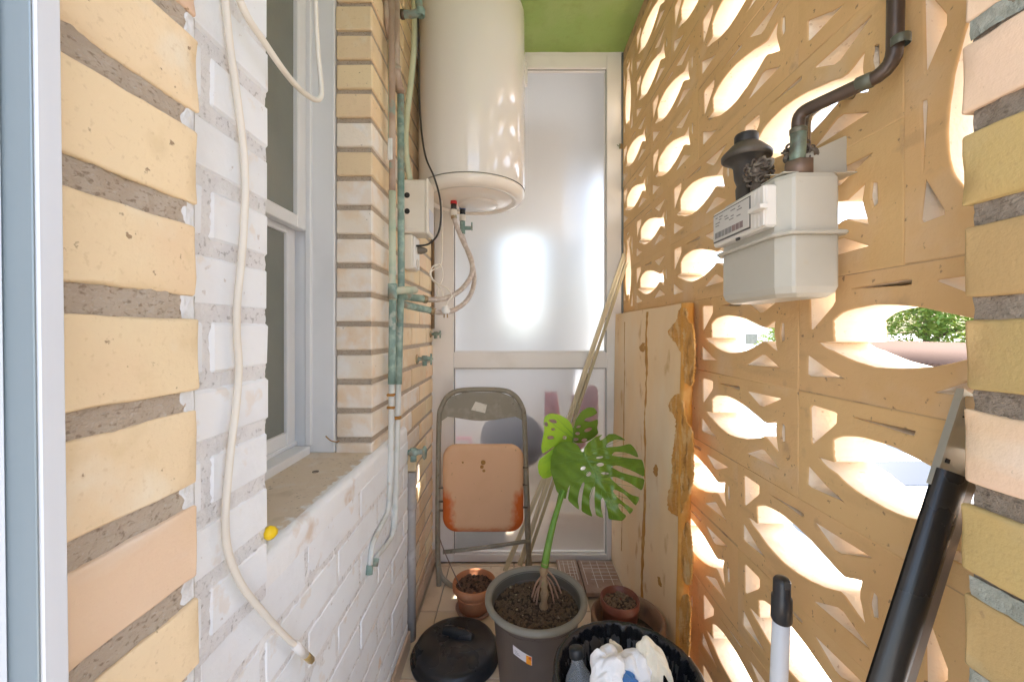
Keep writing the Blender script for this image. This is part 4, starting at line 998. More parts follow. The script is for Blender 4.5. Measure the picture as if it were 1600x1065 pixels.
def seat_material():
    m = SEATM; t = m.node_tree; L = t.links.new; b = t.nodes['Principled BSDF']
    src = b.inputs['Base Color'].links[0].from_socket
    uvn = N(t, 'ShaderNodeAttribute'); uvn.attribute_name = 'edge_wear'
    n = N(t, 'ShaderNodeTexNoise'); n.inputs['Scale'].default_value = 14; n.inputs['Detail'].default_value = 4
    ma = N(t, 'ShaderNodeMath', operation='MULTIPLY_ADD'); L(n.outputs['Fac'], ma.inputs[0]); ma.inputs[1].default_value = .7; L(uvn.outputs['Fac'], ma.inputs[2])
    r = N(t, 'ShaderNodeMapRange'); r.inputs[1].default_value = .56; r.inputs[2].default_value = 1.02; L(ma.outputs[0], r.inputs[0])
    mx = N(t, 'ShaderNodeMix', data_type='RGBA'); L(r.outputs[0], mx.inputs[0]); L(src, mx.inputs[6]); mx.inputs[7].default_value = (.62, .13, .02, 1); L(mx.outputs[2], b.inputs['Base Color'])
# seat: a cushion-like plate, gridded so that the unfaded orange border can follow its edge
def seat_grid():
    vs = []; g = MB(); n = 36; wear = []
    u0, u1, v0, v1, r_ = 692, 818, 693, 830, 22
    def inside(s, t):
        # squircle mapping of the unit square
        a, b = s * 2 - 1, t * 2 - 1
        hw, hh = (u1 - u0) / 2, (v1 - v0) / 2
        x, y = a * hw, b * hh
        cx, cy = hw - r_, hh - r_
        if abs(x) > cx and abs(y) > cy:
            dx, dy = (abs(x) - cx) / r_, (abs(y) - cy) / r_
            m_ = max(dx, dy); l_ = math.hypot(dx, dy)
            if l_ > 0: dx, dy = dx * m_ / l_, dy * m_ / l_
            x = math.copysign(cx + dx * r_, x); y = math.copysign(cy + dy * r_, y)
        return (u0 + u1) / 2 + x, (v0 + v1) / 2 + y, a, b
    def fn(back_):
        def f(s, t):
            u_, v_, a, b = inside(s, t); e = max(abs(a), abs(b))
            k = max(0, (e - .86) / .14)
            wv = max(0, (abs(a) - .58) / .42) * max(0, min(1, (b + .15) / .5)) * (1 if b < .8 else .8) + .55 * max(0, (b - .85) / .15)
            wear.append(min(1, wv))
            return cp(u_, v_, -.018 + .012 * k * k if not back_ else .004)
        return f
    g.grid(fn(False), n, n); g.grid(fn(True), n, n, flip=True)
    me = g.mesh('seat', (SEATM,))
    at_ = me.attributes.new('edge_wear', 'FLOAT', 'POINT')
    for i_, w_ in enumerate(wear): at_.data[i_].value = w_
    b_ = bmesh.new(); b_.from_mesh(me)
    # close the rim
    be = [e for e in b_.edges if len(e.link_faces) == 1]
    bmesh.ops.bridge_loops(b_, edges=be); bmesh.ops.recalc_face_normals(b_, faces=b_.faces[:])
    for f_ in b_.faces: f_.smooth = True
    b_.to_mesh(me); b_.free(); return me
seat_material()
seat = obj('seat', seat_grid(), None, ch)
g = MB()
for (u_, v_, s_) in ((755, 722, 4), (753, 729, 3), (756, 735, 2.4), (723, 722, 1.6)):
    g.lathe([(.0001, 0), (s_ / F * 1.7, .0), (s_ / F * 1.6, .0008), (.0001, .001)], cp(u_, v_, -.019), 9, axis=(0, -1, 0))
g.build('rust_mark', RUST, seat)
g = MB(); a_ = [cp(736, 640, -.004), cp(758, 645, -.004), cp(761, 632, -.004), cp(743, 627, -.004)]
g.add(a_ + [p_ + Vector((0, .0006, 0)) for p_ in a_], [(0, 1, 2, 3), (7, 6, 5, 4), (0, 4, 5, 1), (1, 5, 6, 2), (2, 6, 7, 3), (3, 7, 4, 0)]); g.build('paper_label', STICK, bkp)
for (u_, v_) in ((688.5, 762), (688.5, 783), (688.5, 797), (820, 757), (820, 792), (820, 730)):
    MB().cyl(cp(u_ - 3, v_, -.008), cp(u_ + 4, v_, -.008), .0045, 8).build('pivot_bolt', CORRODE, ch)

# ================================================================== LEANING PROFILES
def bar(label, a, b, wv, dpt, m=SLATC):
    o = thing('leaning_profile', label, 'profile strip', tuple(b), 'thin strips leaning on the partition')
    a, b = Vector(a), Vector(b); d = (a - b).normalized(); sx = Vector((1, 0, 0)); sx = (sx - d * sx.dot(d)).normalized(); sy = d.cross(sx)
    sec = [(-.5, -.5), (-.18, -.5), (-.14, -.2), (.14, -.2), (.18, -.5), (.5, -.5), (.5, .5), (-.5, .5)]
    vs = [b + sx * x * wv + sy * -y * dpt for x, y in sec] + [a + sx * x * wv + sy * -y * dpt for x, y in sec]; n = len(sec)
    if sy.y > 0:
        vs = [b + sx * x * wv + sy * y * dpt for x, y in sec] + [a + sx * x * wv + sy * y * dpt for x, y in sec]
    MB().add(vs, [tuple(reversed(range(n))), tuple(range(n, 2*n))] + [(i, (i+1) % n, n+(i+1) % n, n+i) for i in range(n)]).build('profile', m, o)
    return o
bar('long grooved beige strip reaching highest against the partition, leaning right', at(976, 397, 1.885), at(812, 882, 1.84), .021, .016)
bar('long beige strip lying along the right of the tallest leaning strip', at(985, 393, 1.885), at(822, 880, 1.84), .013, .015, mat('olive_profile', (.58, .49, .30), .45))
bar('shorter beige strip leaning left of the two long strips behind the chair leg', at(919, 583, 1.885), at(789, 891, 1.83), .021, .014)

# ================================================================== POTS AND PLANT
def soil(root, c, r, seed, n, nm='soil', parent=None):
    rn = random.Random(seed); c = Vector(c)
    g = MB(); g.grid(lambda s, t: c + Vector((r * t * math.cos(s * 6.283), r * t * math.sin(s * 6.283), .006 * nz((r*t*math.cos(s*6.283), r*t*math.sin(s*6.283), seed), 60) + .003 * nz((r*t*math.cos(s*6.283), r*t*math.sin(s*6.283), seed), 160))), 48, 16, wrapu=True)
    o = g.build(nm, SOIL, root, recalc=False)
    for m_, cnt, sz, nm2 in ((CHIP, n, (.003, .008), 'bark_chips'), (CHIP_L, max(3, n // 40), (.003, .006), 'pebbles')):
        g = MB()
        for k in range(cnt):
            rr = r * math.sqrt(rn.random()) * .97; a = rn.uniform(0, 6.283); s_ = rn.uniform(*sz)
            b_ = bmesh.new(); bmesh.ops.create_icosphere(b_, subdivisions=1, radius=s_)
            M_ = Matrix.Rotation(rn.uniform(0, 6), 4, 'Z') @ Matrix.Rotation(rn.uniform(0, 3), 4, 'X') @ Matrix.Diagonal((1, rn.uniform(.4, .9), rn.uniform(.3, .7), 1))
            for v in b_.verts: v.co = c + Vector((rr * math.cos(a), rr * math.sin(a), .003)) + M_ @ (v.co * rn.uniform(.75, 1.2))
            g.bm(b_, 0, False)
        q_ = g.build(nm2, m_, root); q_['kind'] = 'stuff'
    return o
# terracotta pot on its saucer
TP = Vector((-.155, 1.585, 0))
tp = thing('flower_pot', 'small orange terracotta pot of dark soil with a thin stick beside the chair', 'flower pot', tuple(TP))
g = MB()
g.lathe([(.0001, .012), (.056, .012), (.060, .016), (.073, .086), (.074, .088), (.083, .090), (.086, .094), (.0865, .110), (.084, .117), (.079, .118), (.076, .112), (.072, .085), (.0001, .084)], TP, 44, disp=lambda r, h, a: (r * (1 + .004 * math.sin(3 * a)), h)).build('pot_body', TERRA, tp)
MB().lathe([(.0685, .066), (.0715, .067), (.0715, .071), (.0700, .072)], TP, 44).build('moulded_band', TERRA, tp)
soil(tp, TP + Vector((0, 0, .096)), .074, 4, 260)
obj('stick', MB().tube([TP + Vector((-.05, -.01, .09)), at(694, 860, 1.62), at(681, 822, 1.66)], .0022, 6, 4).mesh('stick'), mat('grey_twig', (.24, .17, .14), .8), tp)
sau = thing('saucer', 'terracotta saucer under the small orange flower pot', 'saucer', tuple(TP))
g = MB()
g.lathe([(.0001, 0), (.060, 0), (.070, .006), (.075, .018), (.072, .020), (.066, .012), (.0001, .0105)], TP, 40).build('dish', mat('dusty_saucer', (.40, .24, .17), .7, layers=[((.52, .40, .32), 12, .5, .66, .8)]), sau)
# big grey pot with the monstera
GP = Vector((.070, 1.235, 0)); GR = .158; GZ = .292
gq = thing('plant_pot', 'large dark grey plastic plant pot with rolled rim holding the monstera', 'plant pot', tuple(GP))
g = MB()
g.lathe([(.0001, .003), (.106, .003), (.110, .006), (GR - .026, GZ - .035), (GR - .021, GZ - .033), (GR - .019, GZ - .014), (GR - .014, GZ - .012)], GP, 64, disp=lambda r, h, a: (r, h)).build('pot_body', POTG, gq)
MB().lathe([(GR - .018, GZ - .016), (GR - .006, GZ - .018), (GR, GZ - .010), (GR - .001, GZ - .001), (GR - .010, GZ + .003), (GR - .018, GZ - .002), (GR - .022, GZ - .012)], GP, 64).build('rim', POTRIM, gq)
g = MB(); g.lathe([(GR - .021, GZ - .008), (GR - .032, GZ - .07)], GP, 64, disp=lambda r, h, a: (r, h)).build('inner_wall', mat('pot_inside', (.11, .10, .08), .6), gq)
for h in (GZ - .06, GZ - .085): MB().lathe([(GR - .033 - (GZ - .06 - h) * .1, h), (GR - .0305 - (GZ - .06 - h) * .1, h + .001), (GR - .030 - (GZ - .06 - h) * .1, h + .006), (GR - .0325 - (GZ - .06 - h) * .1, h + .007)], GP, 64).build('moulded_band', POTG, gq)
soil(gq, GP + Vector((0, 0, GZ - .042)), GR - .026, 11, 900)
def on_pot(a, z, off=.0006):
    r_ = .110 + (GR - .026 - .110) * (z - .006) / (GZ - .041) + off
    return GP + Vector((r_ * math.sin(a), -r_ * math.cos(a), z))
def decal(a0, a1, z0, z1, m, nm, parent, skew=0.0, off=.0008):
    MB().grid(lambda s, t: on_pot(a0 + s * (a1 - a0), z0 + t * (z1 - z0) - skew * s, off), 8, 2).build(nm, m, parent)
dl = MB().grid(lambda s, t: on_pot(-.58 + s * .44, .198 + t * .026 - .020 * s, .0007), 10, 2).build('price_label', mat('label_paper', (.72, .68, .70), .5), gq)
decal(-.27, -.15, .182, .207, mat('orange_flower_print', (.85, .32, .02), .5, layers=[((.6, .08, .02), 90, .52, .6, .9)]), 'flower_print', dl, .004, .0012)
for k, zz in enumerate((.212, .207, .202)): decal(-.54, -.47 + .03 * k, zz - .0012, zz, PRINT, 'print_line', dl, .003, .0013)
# plant
mp = thing('monstera_plant', 'monstera with one big dark leaf and a bright young leaf in the grey pot', 'plant', (.09, 1.23, GZ - .04))
SB = at(849, 948, 1.232)
stem_pts = [at(849, 950, 1.232), at(851, 925, 1.232), at(849, 900, 1.235), at(852, 878, 1.235)]
def stem_r(t): return .0115 + .0022 * math.sin(t * 26)
MB().tube(stem_pts, stem_r, 14, 8).build('stem', STEMB, mp)
for k, (u0_, v0_, u1_, v1_) in enumerate(((846, 900, 831, 928), (845, 912, 834, 935), (853, 898, 872, 930), (855, 905, 866, 938), (854, 890, 877, 922), (847, 905, 838, 940))):
    MB().tube([at(u0_, v0_, 1.228), at((u0_ * .45 + u1_ * .55), (v0_ + v1_) / 2 - 3, 1.20 + .01 * (k % 3)), at(u1_, v1_ + 4, 1.21)], .0026, 6, 5).build('aerial_root', mat('root_brown', (.30, .18, .12), .8) if k == 0 else bpy.data.materials['root_brown'], mp)
MB().tube([at(851, 884, 1.235), at(857, 850, 1.24), at(866, 812, 1.26), at(876, 780, 1.29), at(888, 748, 1.32), at(902, 716, 1.32), at(911, 707, 1.272)], lambda t: .0125 - .009 * t, 12, 8).build('petiole', PETI, mp)
MB().tube([at(852, 882, 1.24), at(861, 838, 1.27), at(870, 796, 1.29), at(880, 750, 1.33), at(890, 712, 1.36), at(896, 668, 1.37)], lambda t: .0085 - .005 * t, 10, 8).build('petiole', PETI, mp)

def zz3(p): return (820 + p[0] / 3.13, 620 + p[1] / 3.13)
def leaf(loops, ydep, nm, m, mid, thick=.0010, dens=6):
    lp2 = []
    for l_ in loops:
        pts = [zz3(p) for p in chaikin(l_, 1, .16)]
        lp2.append([(x, -y) for x, y in pts])
    me = curve_fill(lp2, 0.0, 0)
    b_ = bmesh.new(); b_.from_mesh(me); bmesh.ops.remove_doubles(b_, verts=b_.verts[:], dist=1e-4)
    bmesh.ops.triangulate(b_, faces=b_.faces[:])
    for _ in range(3):
        long_ = [e for e in b_.edges if e.calc_length() > dens]
        if not long_: break
        bmesh.ops.subdivide_edges(b_, edges=long_, cuts=1); bmesh.ops.triangulate(b_, faces=b_.faces[:])
    for v in b_.verts:
        u_, v_ = v.co.x, -v.co.y; v.co = at(u_, v_, ydep(u_, v_))
    bmesh.ops.recalc_face_normals(b_, faces=b_.faces[:])
    for f_ in b_.faces: f_.smooth = True
    # thickness
    n0 = [v.normal.copy() for v in b_.verts]
    r_ = bmesh.ops.duplicate(b_, geom=b_.faces[:] + b_.edges[:] + b_.verts[:])
    for v in [x for x in r_['geom'] if isinstance(x, bmesh.types.BMVert)]: v.co = v.co + Vector((0, thick, 0))
    bmesh.ops.reverse_faces(b_, faces=[x for x in r_['geom'] if isinstance(x, bmesh.types.BMFace)])
    b_.to_mesh(me); b_.free()
    o = obj(nm, me, m, mp)
    return o
def ell(cx, cy, rx, ry, ang=0, n=10):
    ca_, sa_ = math.cos(R(ang)), math.sin(R(ang))
    return [(cx + rx * math.cos(t) * ca_ - ry * math.sin(t) * sa_, cy + rx * math.cos(t) * sa_ + ry * math.sin(t) * ca_) for t in [2 * math.pi * k / n for k in range(n)]]
BIG = [(287,276),(275,262),(262,238),(240,222),(210,214),(172,222),(142,250),(127,300),(125,360),(138,400),(148,432),(153,455),(170,480),(200,500),(205,475),(212,445),(222,428),(218,455),(210,503),(240,532),(267,552),(259,505),(267,455),(283,417),(293,418),(283,470),(277,520),(277,557),(304,573),(332,586),(316,535),(317,475),(334,436),(345,438),(340,490),(343,545),(349,577),(368,586),(385,590),(373,545),(372,500),(381,489),(396,520),(406,560),(410,597),(440,601),(474,605),(488,594),(497,580),(472,560),(453,528),(463,518),(490,540),(513,572),(523,563),(531,549),(500,528),(455,492),(428,458),(440,450),(490,475),(541,531),(552,516),(562,490),(520,478),(455,430),(415,392),(440,388),(510,418),(572,458),(582,432),(586,400),(540,388),(470,368),(415,338),(455,333),(530,362),(586,392),(585,350),(580,322),(572,305),(520,300),(465,292),(422,285),(440,266),(500,272),(557,298),(548,268),(533,245),(515,228),(460,242),(392,246),(405,225),(445,206),(495,212),(470,194),(438,180),(410,181),(392,200),(368,214),(364,200),(383,181),(345,196),(312,220),(292,248)]
BIGH = [ell(366,295,18,6,-8), ell(369,330,19,9,-4), ell(392,373,20,6,4), ell(285,348,14,9,-25), ell(312,376,14,11,-40)]
mid_a, mid_b = zz3((287, 276)), zz3((474, 605))
def y_big(u, v):
    dx, dy = mid_b[0] - mid_a[0], mid_b[1] - mid_a[1]; L_ = math.hypot(dx, dy)
    t = ((u - mid_a[0]) * dx + (v - mid_a[1]) * dy) / L_; s = ((u - mid_a[0]) * -dy + (v - mid_a[1]) * dx) / L_
    return 1.262 - .00095 * t + .0000045 * t * t + .00065 * abs(s) + .000006 * s * s - .004 * math.sin(abs(s) * .33 + t * .12) + (.0000035 * (s ** 2) if s > 0 else 0)
lf = leaf([BIG] + BIGH, y_big, 'leaf', LEAF, None)
def vein(root, y_of, segs, r0, m, nm='vein'):
    for a_, b_ in segs:
        A_, B_ = zz3(a_), zz3(b_); pts = []
        for k in range(7):
            u_ = A_[0] + (B_[0] - A_[0]) * k / 6; v_ = A_[1] + (B_[1] - A_[1]) * k / 6; pts.append(at(u_, v_, y_of(u_, v_) - .0004))
        MB().tube(pts, lambda t: r0 * (1 - .75 * t), 6, 1).build(nm, m, root)
vein(lf, y_big, [((287, 276), (474, 598))], .0020, LVEIN, 'midrib')
vein(lf, y_big, [((330,350),(200,470)), ((352,388),(300,555)), ((380,435),(362,575)), ((410,487),(430,592)), ((300,300),(140,330)), ((290,282),(170,250)), ((335,355),(572,400)), ((360,405),(560,445)), ((395,462),(545,510)), ((425,515),(515,555)), ((310,315),(570,330)), ((298,296),(535,272)), ((290,280),(480,205))], .0009, LVEIN)
YL1 = [(236,158),(226,128),(206,106),(166,85),(126,79),(98,94),(92,125),(96,160),(88,200),(80,245),(85,276),(102,268),(150,238),(138,252),(95,286),(70,306),(63,340),(69,376),(90,399),(118,394),(142,378),(180,330),(214,272),(233,216)]
YL1H = [ell(138,118,20,9,14), ell(104,133,9,12,-20), ell(138,158,10,6), ell(126,198,17,9), ell(195,198,10,10)]
YL2 = [(238,200),(236,160),(250,110),(276,70),(310,50),(340,52),(356,78),(330,94),(297,104),(290,116),(318,122),(357,108),(358,128),(353,150),(360,176),(340,196),(310,216),(270,226),(240,222)]
YL2H = [ell(263,145,12,6,-15), ell(310,160,21,9,-20), ell(258,178,12,8), ell(250,207,13,8), ell(291,210,15,8,-10)]
def y_y1(u, v): return 1.365 - .0011 * (zz3((238, 0))[0] - u) + .00002 * (v - 680) ** 2 * .4
def y_y2(u, v): return 1.365 + .0008 * (u - zz3((238, 0))[0]) + .000008 * (v - 680) ** 2
l1 = leaf([YL1] + YL1H, y_y1, 'leaf', LEAF_Y, None); l1['label'] = 'bright green young leaf behind the big dark one'
l2 = leaf([YL2] + YL2H, y_y2, 'leaf_half', LEAF, None)
vein(l1, y_y1, [((237, 225), (238, 120)), ((232, 200), (110, 110)), ((230, 230), (90, 300)), ((228, 250), (90, 385)), ((235, 180), (150, 95))], .0010, LVEIN)

# brown pot standing in a wider clay pot
BP = Vector((.352, 1.225, 0))
bp_ = thing('flower_pot', 'wide clay pot against the cream board with a smaller pot standing in it', 'flower pot', tuple(BP))
g = MB()
g.lathe([(.0001, .002), (.070, .002), (.074, .006), (.098, .195), (.108, .198), (.111, .205), (.111, .232), (.106, .238), (.099, .236), (.096, .20), (.074, .10), (.0001, .095)], BP, 48, disp=lambda r, h, a: (r, h)).build('pot_body', mat('grimy_clay', (.30, .16, .09), .7, bump=.3, layers=[((.38, .26, .17), 11, .5, .66, .8), ((.14, .08, .05), 14, .55, .68, .7)]), bp_)
obj('soil_bed', MB().grid(lambda s, t: BP + Vector((.095 * t * math.cos(s * 6.283), .095 * t * math.sin(s * 6.283), .175 + .003 * nz((s, t, 0), 9))), 32, 5, wrapu=True).mesh('soil_bed', recalc=False), SOIL, bp_)
SP = Vector((.325, 1.215, .177))
sp_ = thing('flower_pot', 'small reddish brown plastic pot with dry soil standing inside the wide clay pot', 'flower pot', tuple(SP))
g = MB()
g.lathe([(.0001, 0), (.044, 0), (.046, .003), (.0545, .095), (.057, .096), (.0585, .100), (.0585, .120), (.0565, .1225), (.054, .121), (.051, .10), (.0001, .098)], SP, 40, disp=lambda r, h, a: (r, h)).build('pot_body', TERRA_B, sp_)
soil(sp_, SP + Vector((0, 0, .102)), .051, 21, 120)
# brown tiles lying by the partition
for lab, x0, x1, y0, y1, sk_ in (('brown tile with white grout streaks lying on the floor against the board', .305, .485, 1.66, 1.90, .02), ('brown tile with white grout streaks lying nearer the plant pot', .205, .299, 1.68, 1.905, 0)):
    tl = thing('loose_tile', lab, 'tile', ((x0 + x1) / 2, (y0 + y1) / 2, 0), 'brown tiles lying by the partition')
    MB().cbox((x0, y0, .001), (x1, y1, .019), .002).build('tile_body', BTILE, tl)
    g = MB(); rn = random.Random(int(x0 * 1000))
    for k in range(5):
        x_ = x0 + (x1 - x0) * (k + .5) / 5 + rn.uniform(-.004, .004); g.box((x_, y0 + rn.uniform(.01, .09), .0185), (x_ + .0025, y1 - .01, .0194))
    for k in range(6):
        y_ = y0 + .08 + (y1 - y0 - .08) * (k + .4) / 6; g.box((x0 + rn.uniform(.005, .05), y_, .0186), (x1 - rn.uniform(.005, .03), y_ + .0025, .0196))
    g.build('grout_lines', WGROUT, tl)

# ================================================================== BIN AND LID
LC = Vector((-.197, 1.362, 0)); LR = .150
ld = thing('bin_lid', 'round black plastic bin lid with moulded handle lying on the floor', 'bin lid', tuple(LC))
def lid_z(r, a): return .0405 + .009 * (1 - (r / LR) ** 2) + .0042 * math.cos(3 * a + .6) * math.sin(min(1, r / LR) * math.pi) ** 2
lprof = [(LR - .004, .001), (LR, .003), (LR + .001, .012), (LR - .006, .017), (LR - .010, .020), (LR - .011, .030), (LR - .0135, .0365)] + [(LR - .018 - (LR - .0181) * k / 16, None) for k in range(17)]
MB().lathe(lprof, LC, 72, disp=lambda r, h, a: (r, h if h is not None else lid_z(r, a) - (.0025 if r > LR - .02 else 0))).build('disc', BLACKP, ld)
hp = LC + Vector((.004, .03, .046)); th = R(-20)
def hfn(s, t):
    a = s * 2 - 1; b = t * math.pi
    x = a * .056; hgt = .028 * (1 - abs(a) ** 3 * .3)
    p_ = Vector((x, -math.cos(b) * .018 * (1 - .25 * abs(a)), math.sin(b) ** .6 * hgt))
    return hp + Matrix.Rotation(th, 3, 'Z') @ p_
g = MB().grid(hfn, 14, 10)
for sgn in (0, 1):
    g.add([hfn(sgn, t / 10) for t in range(11)], [tuple(range(11))])
g.build('handle', BLACKP, ld)
for aa in (-2.4, -1.2, .4, 3.4):
    pts = []
    for k in range(9):
        t = k / 8; r_ = .045 + t * (LR - .07); a = aa + .9 * math.sin(t * 2.2)
        pts.append(LC + Vector((r_ * math.cos(a), r_ * math.sin(a), lid_z(r_, a) - .0002)))
    MB().tube(pts, .0013, 6, 2).build('moulded_rib', BLACKP, ld)
BC = Vector((.250, .868, 0)); BRr = .158; BZ = .362
bn = thing('waste_bin', 'black bin lined with a glossy black bag holding paper rubbish at the bottom edge', 'bin', tuple(BC))
g = MB()
g.lathe([(.0001, .002), (.105, .002), (.110, .006), (BRr - .016, BZ - .03), (BRr - .004, BZ - .02), (BRr - .002, BZ - .008), (BRr - .008, BZ - .004)], BC, 56, disp=lambda r, h, a: (r, h)).build('bin_body', BLACKP, bn)
def bagf(s, t):
    a = s * 2 * math.pi
    # t 0: outside skirt bottom, .3 rim, 1 deep inside
    if t < .25: r_ = BRr + .004; h_ = BZ - .075 + .075 * (t / .25)
    elif t < .35: q_ = (t - .25) / .1; r_ = BRr + .004 - .014 * q_; h_ = BZ + .004 * math.sin(q_ * math.pi)
    else: q_ = (t - .35) / .65; r_ = BRr - .010 - .035 * q_; h_ = BZ - .20 * q_
    f_ = .35 if t < .25 else (.15 if t < .35 else 1.0)
    w_ = f_ * (.006 * nz((math.cos(a) * 3, math.sin(a) * 3, t * .6), 3, 5) + .0035 * nz((math.cos(a) * 9, math.sin(a) * 9, t * .8), 3, 8) + .0032 * nz((math.cos(a) * 26, math.sin(a) * 26, t * 2), 2, 9) + .0014 * nz((math.cos(a) * 60, math.sin(a) * 60, t * 6), 2, 4))
    return BC + Vector(((r_ + w_ * 1.3) * math.cos(a), (r_ + w_ * 1.3) * math.sin(a), h_ + .5 * w_))
MB().grid(bagf, 360, 44, wrapu=True).build('bag_liner', BAG, bn, recalc=False)
MB().grid(lambda s, t: BC + Vector(((BRr - .042) * t * math.cos(s * 6.283), (BRr - .042) * t * math.sin(s * 6.283), BZ - .185 + .02 * nz((t * math.cos(s * 6.28), t * math.sin(s * 6.28), 2), 3))), 40, 8, wrapu=True).build('bag_floor', BAG, bn, recalc=False)
def crumple(name, label, cat, c, rad, seed, m, squash=(1, 1, 1), rot=(0, 0, 0), amp=.35, part='sheet'):
    rn = random.Random(seed * 7.7); folds = []
    for _ in range(9):
        a_ = rn.uniform(0, 6.283); folds.append((math.cos(a_), math.sin(a_), rn.uniform(.7, 3.2), rn.uniform(0, 1), rn.uniform(.4, 1)))
    M_ = Matrix.Rotation(rot[2], 3, 'Z') @ Matrix.Rotation(rot[1], 3, 'Y') @ Matrix.Rotation(rot[0], 3, 'X')
    def tri(x): return abs((x % 1.0) * 2 - 1) * 2 - 1
    def sheet(s, t):
        a_ = s * 6.283; u_, v_ = math.cos(a_) * t, math.sin(a_) * t
        w_ = sum(tri((u_ * x + v_ * y) * f + p) * k / f ** .8 for x, y, f, p, k in folds) / 3.2
        r_ = (1 + amp * w_ * 1.2) * rad; th_ = t * (2.0 + .35 * math.sin(a_ * 3 + seed) + .2 * math.sin(a_ * 7))
        p_ = Vector((math.sin(th_) * math.cos(a_) * squash[0], math.sin(th_) * math.sin(a_) * squash[1], math.cos(th_) * squash[2])) * r_
        return Vector(c) + M_ @ p_
    b_ = bmesh.new(); g_ = MB().grid(sheet, 64, 36, wrapu=True, smooth=False); m_ = g_.mesh(name, (), False); b_.from_mesh(m_); bpy.data.meshes.remove(m_)
    bmesh.ops.remove_doubles(b_, verts=b_.verts[:], dist=1e-6)
    o = obj(name, MB().bm(b_, 0, False).mesh(name), m); return tag(o, label, cat)
crumple('crumpled_paper', 'bluish white crumpled paper between the bottle and the cream tissue in the bin', 'paper', at(948, 1050, .80), .042, 3.1, PAPER, (.85, .8, 1.1), (.3, .2, 0))
crumple('crumpled_paper', 'white crumpled paper ball in the middle of the bin rubbish', 'paper', at(990, 1040, .83), .036, 5.7, PAPER, (1, .8, .9), (0, .4, 0))
crumple('crumpled_paper', 'tall cream folded paper bag standing at right in the bin', 'paper', at(1022, 1046, .84), .046, 8.3, PAPER_C, (.72, .6, 1.35), (0, -.3, 0), .25)
crumple('crumpled_paper', 'small pale paper twist sticking up behind the white paper in the bin', 'paper', at(965, 1022, .87), .024, 9.9, PAPER_C, (.55, .5, 1.4), (0, -.5, 0), .3)
crumple('blue_wrapper', 'blue plastic wrapper tucked under the white paper in the bin', 'wrapper', at(975, 1062, .80), .026, 12.4, BLUEP, (1, .9, .7))
bt = thing('plastic_bottle', 'clear plastic bottle with dark screw cap lying in the bin bag', 'bottle', tuple(at(905, 1060, .83)))
b0 = at(901, 1022, .86); bd_ = Vector((.10, -.25, -1)).normalized()
g = MB()
prof = [(.0125, .0), (.0125, .012), (.016, .022), (.026, .038), (.034, .058), (.036, .075), (.034, .085), (.036, .095), (.036, .13), (.0001, .132)]
g.lathe(prof, b0, 32, axis=bd_, disp=lambda r, h, a: (r * (1 + .05 * math.sin(3 * a + h * 60)), h)).build('bottle_body', PET, bt)
MB().lathe([(.0001, -.014), (.014, -.014), (.0155, -.012), (.0155, .004), (.014, .005)], b0, 20, axis=bd_).build('cap', mat('dark_grey_cap', (.018, .02, .022), .45), bt)

# ================================================================== POLES ON THE RIGHT
mp_ = thing('mop_pole', 'white tubular handle with ribbed black plastic end cap standing against the screen', 'pole', (.408, .615, 0))
P0, P1, P2 = Vector((.405, .640, .05)), at(1221, 966, .62), at(1222, 899, .615)
MB().tube([P0, P1], .0122, 18, 1).build('tube', POLEW, mp_)
ax_ = (P2 - P1).normalized()
MB().lathe([(.0128, -.003), (.0145, 0), (.0142, .036), (.0120, .039), (.0120, .062), (.0095, .066), (.004, .067), (.0001, .067)], P1, 24, axis=ax_, disp=lambda r, h, a: (r * (1 + (.03 * math.cos(12 * a) if .0 < h < .036 else 0)), h)).build('end_cap', BLACKP, mp_)
MB().cbox(P2 + Vector((-.0045, -.0125, -.014)), P2 + Vector((.0045, -.0105, -.002)), .0006).build('hang_slot', GASKET, mp_)
MB().lathe([(.0001, 0), (.03, 0), (.03, .02), (.016, .03), (.016, .06), (.0122, .062)], (.405, .640, 0), 20).build('foot_socket', BLACKP, mp_)
# black tube with zinc strip
TA, TB = Vector((.4155, .445, .722)), Vector((.5065, .462, .945))
tdir = (TB - TA).normalized(); TF = TA - tdir * ((TA.z - .02) / tdir.z)
tu = thing('black_tube', 'long black metal tube with zinc end plate leaning by the right brick reveal', 'metal tube', tuple(TF))
sxv = Vector((0, -1, 0)); sxv = (sxv - tdir * sxv.dot(tdir)).normalized(); syv = tdir.cross(sxv)   # sxv faces the viewer
if syv.x > 0: syv = -syv                                                                             # syv to the viewer's left
def sec_pts(poly, p_): return [p_ + syv * x + sxv * y for x, y in poly]
def extr(poly, a_, b_, m, nm, parent=tu):
    n = len(poly)
    return MB().add(sec_pts(poly, a_) + sec_pts(poly, b_), [tuple(reversed(range(n))), tuple(range(n, 2*n))] + [(i, (i+1) % n, n+(i+1) % n, n+i) for i in range(n)]).build(nm, m, parent)
def arcs(cx, cy, r, a0, a1, n): return [(cx + r * math.cos(R(a0 + (a1 - a0) * k / n)), cy + r * math.sin(R(a0 + (a1 - a0) * k / n))) for k in range(n + 1)]
casing = arcs(.006, 0, .0195, 20, 250, 40) + [(-.006, -.017), (-.0245, -.012)] + arcs(-.0195, .004, .006, 200, 90, 10) + [(-.010, .0105), (-.002, .0135)]
bodyo = extr(casing, TF, TB, TUBEB, 'casing')
for f_ in bodyo.data.polygons: f_.use_smooth = False
extr([(-.019, .0112), (-.0035, .0142), (-.0035, .0152), (-.019, .0122)], TF, TB - tdir * .0005, TUBEG, 'face_strip')
TT = TB + tdir * .098
extr([(.0185, -.004), (.0178, .004), (.0150, .004), (.0150, -.004)], TB - tdir * .02, TT, SILVER, 'edge_rail')
extr([(.0150, .000), (-.022, .000), (-.022, -.0015), (.0150, -.0015)], TB - tdir * .02, TT, SILVER, 'zinc_plate')
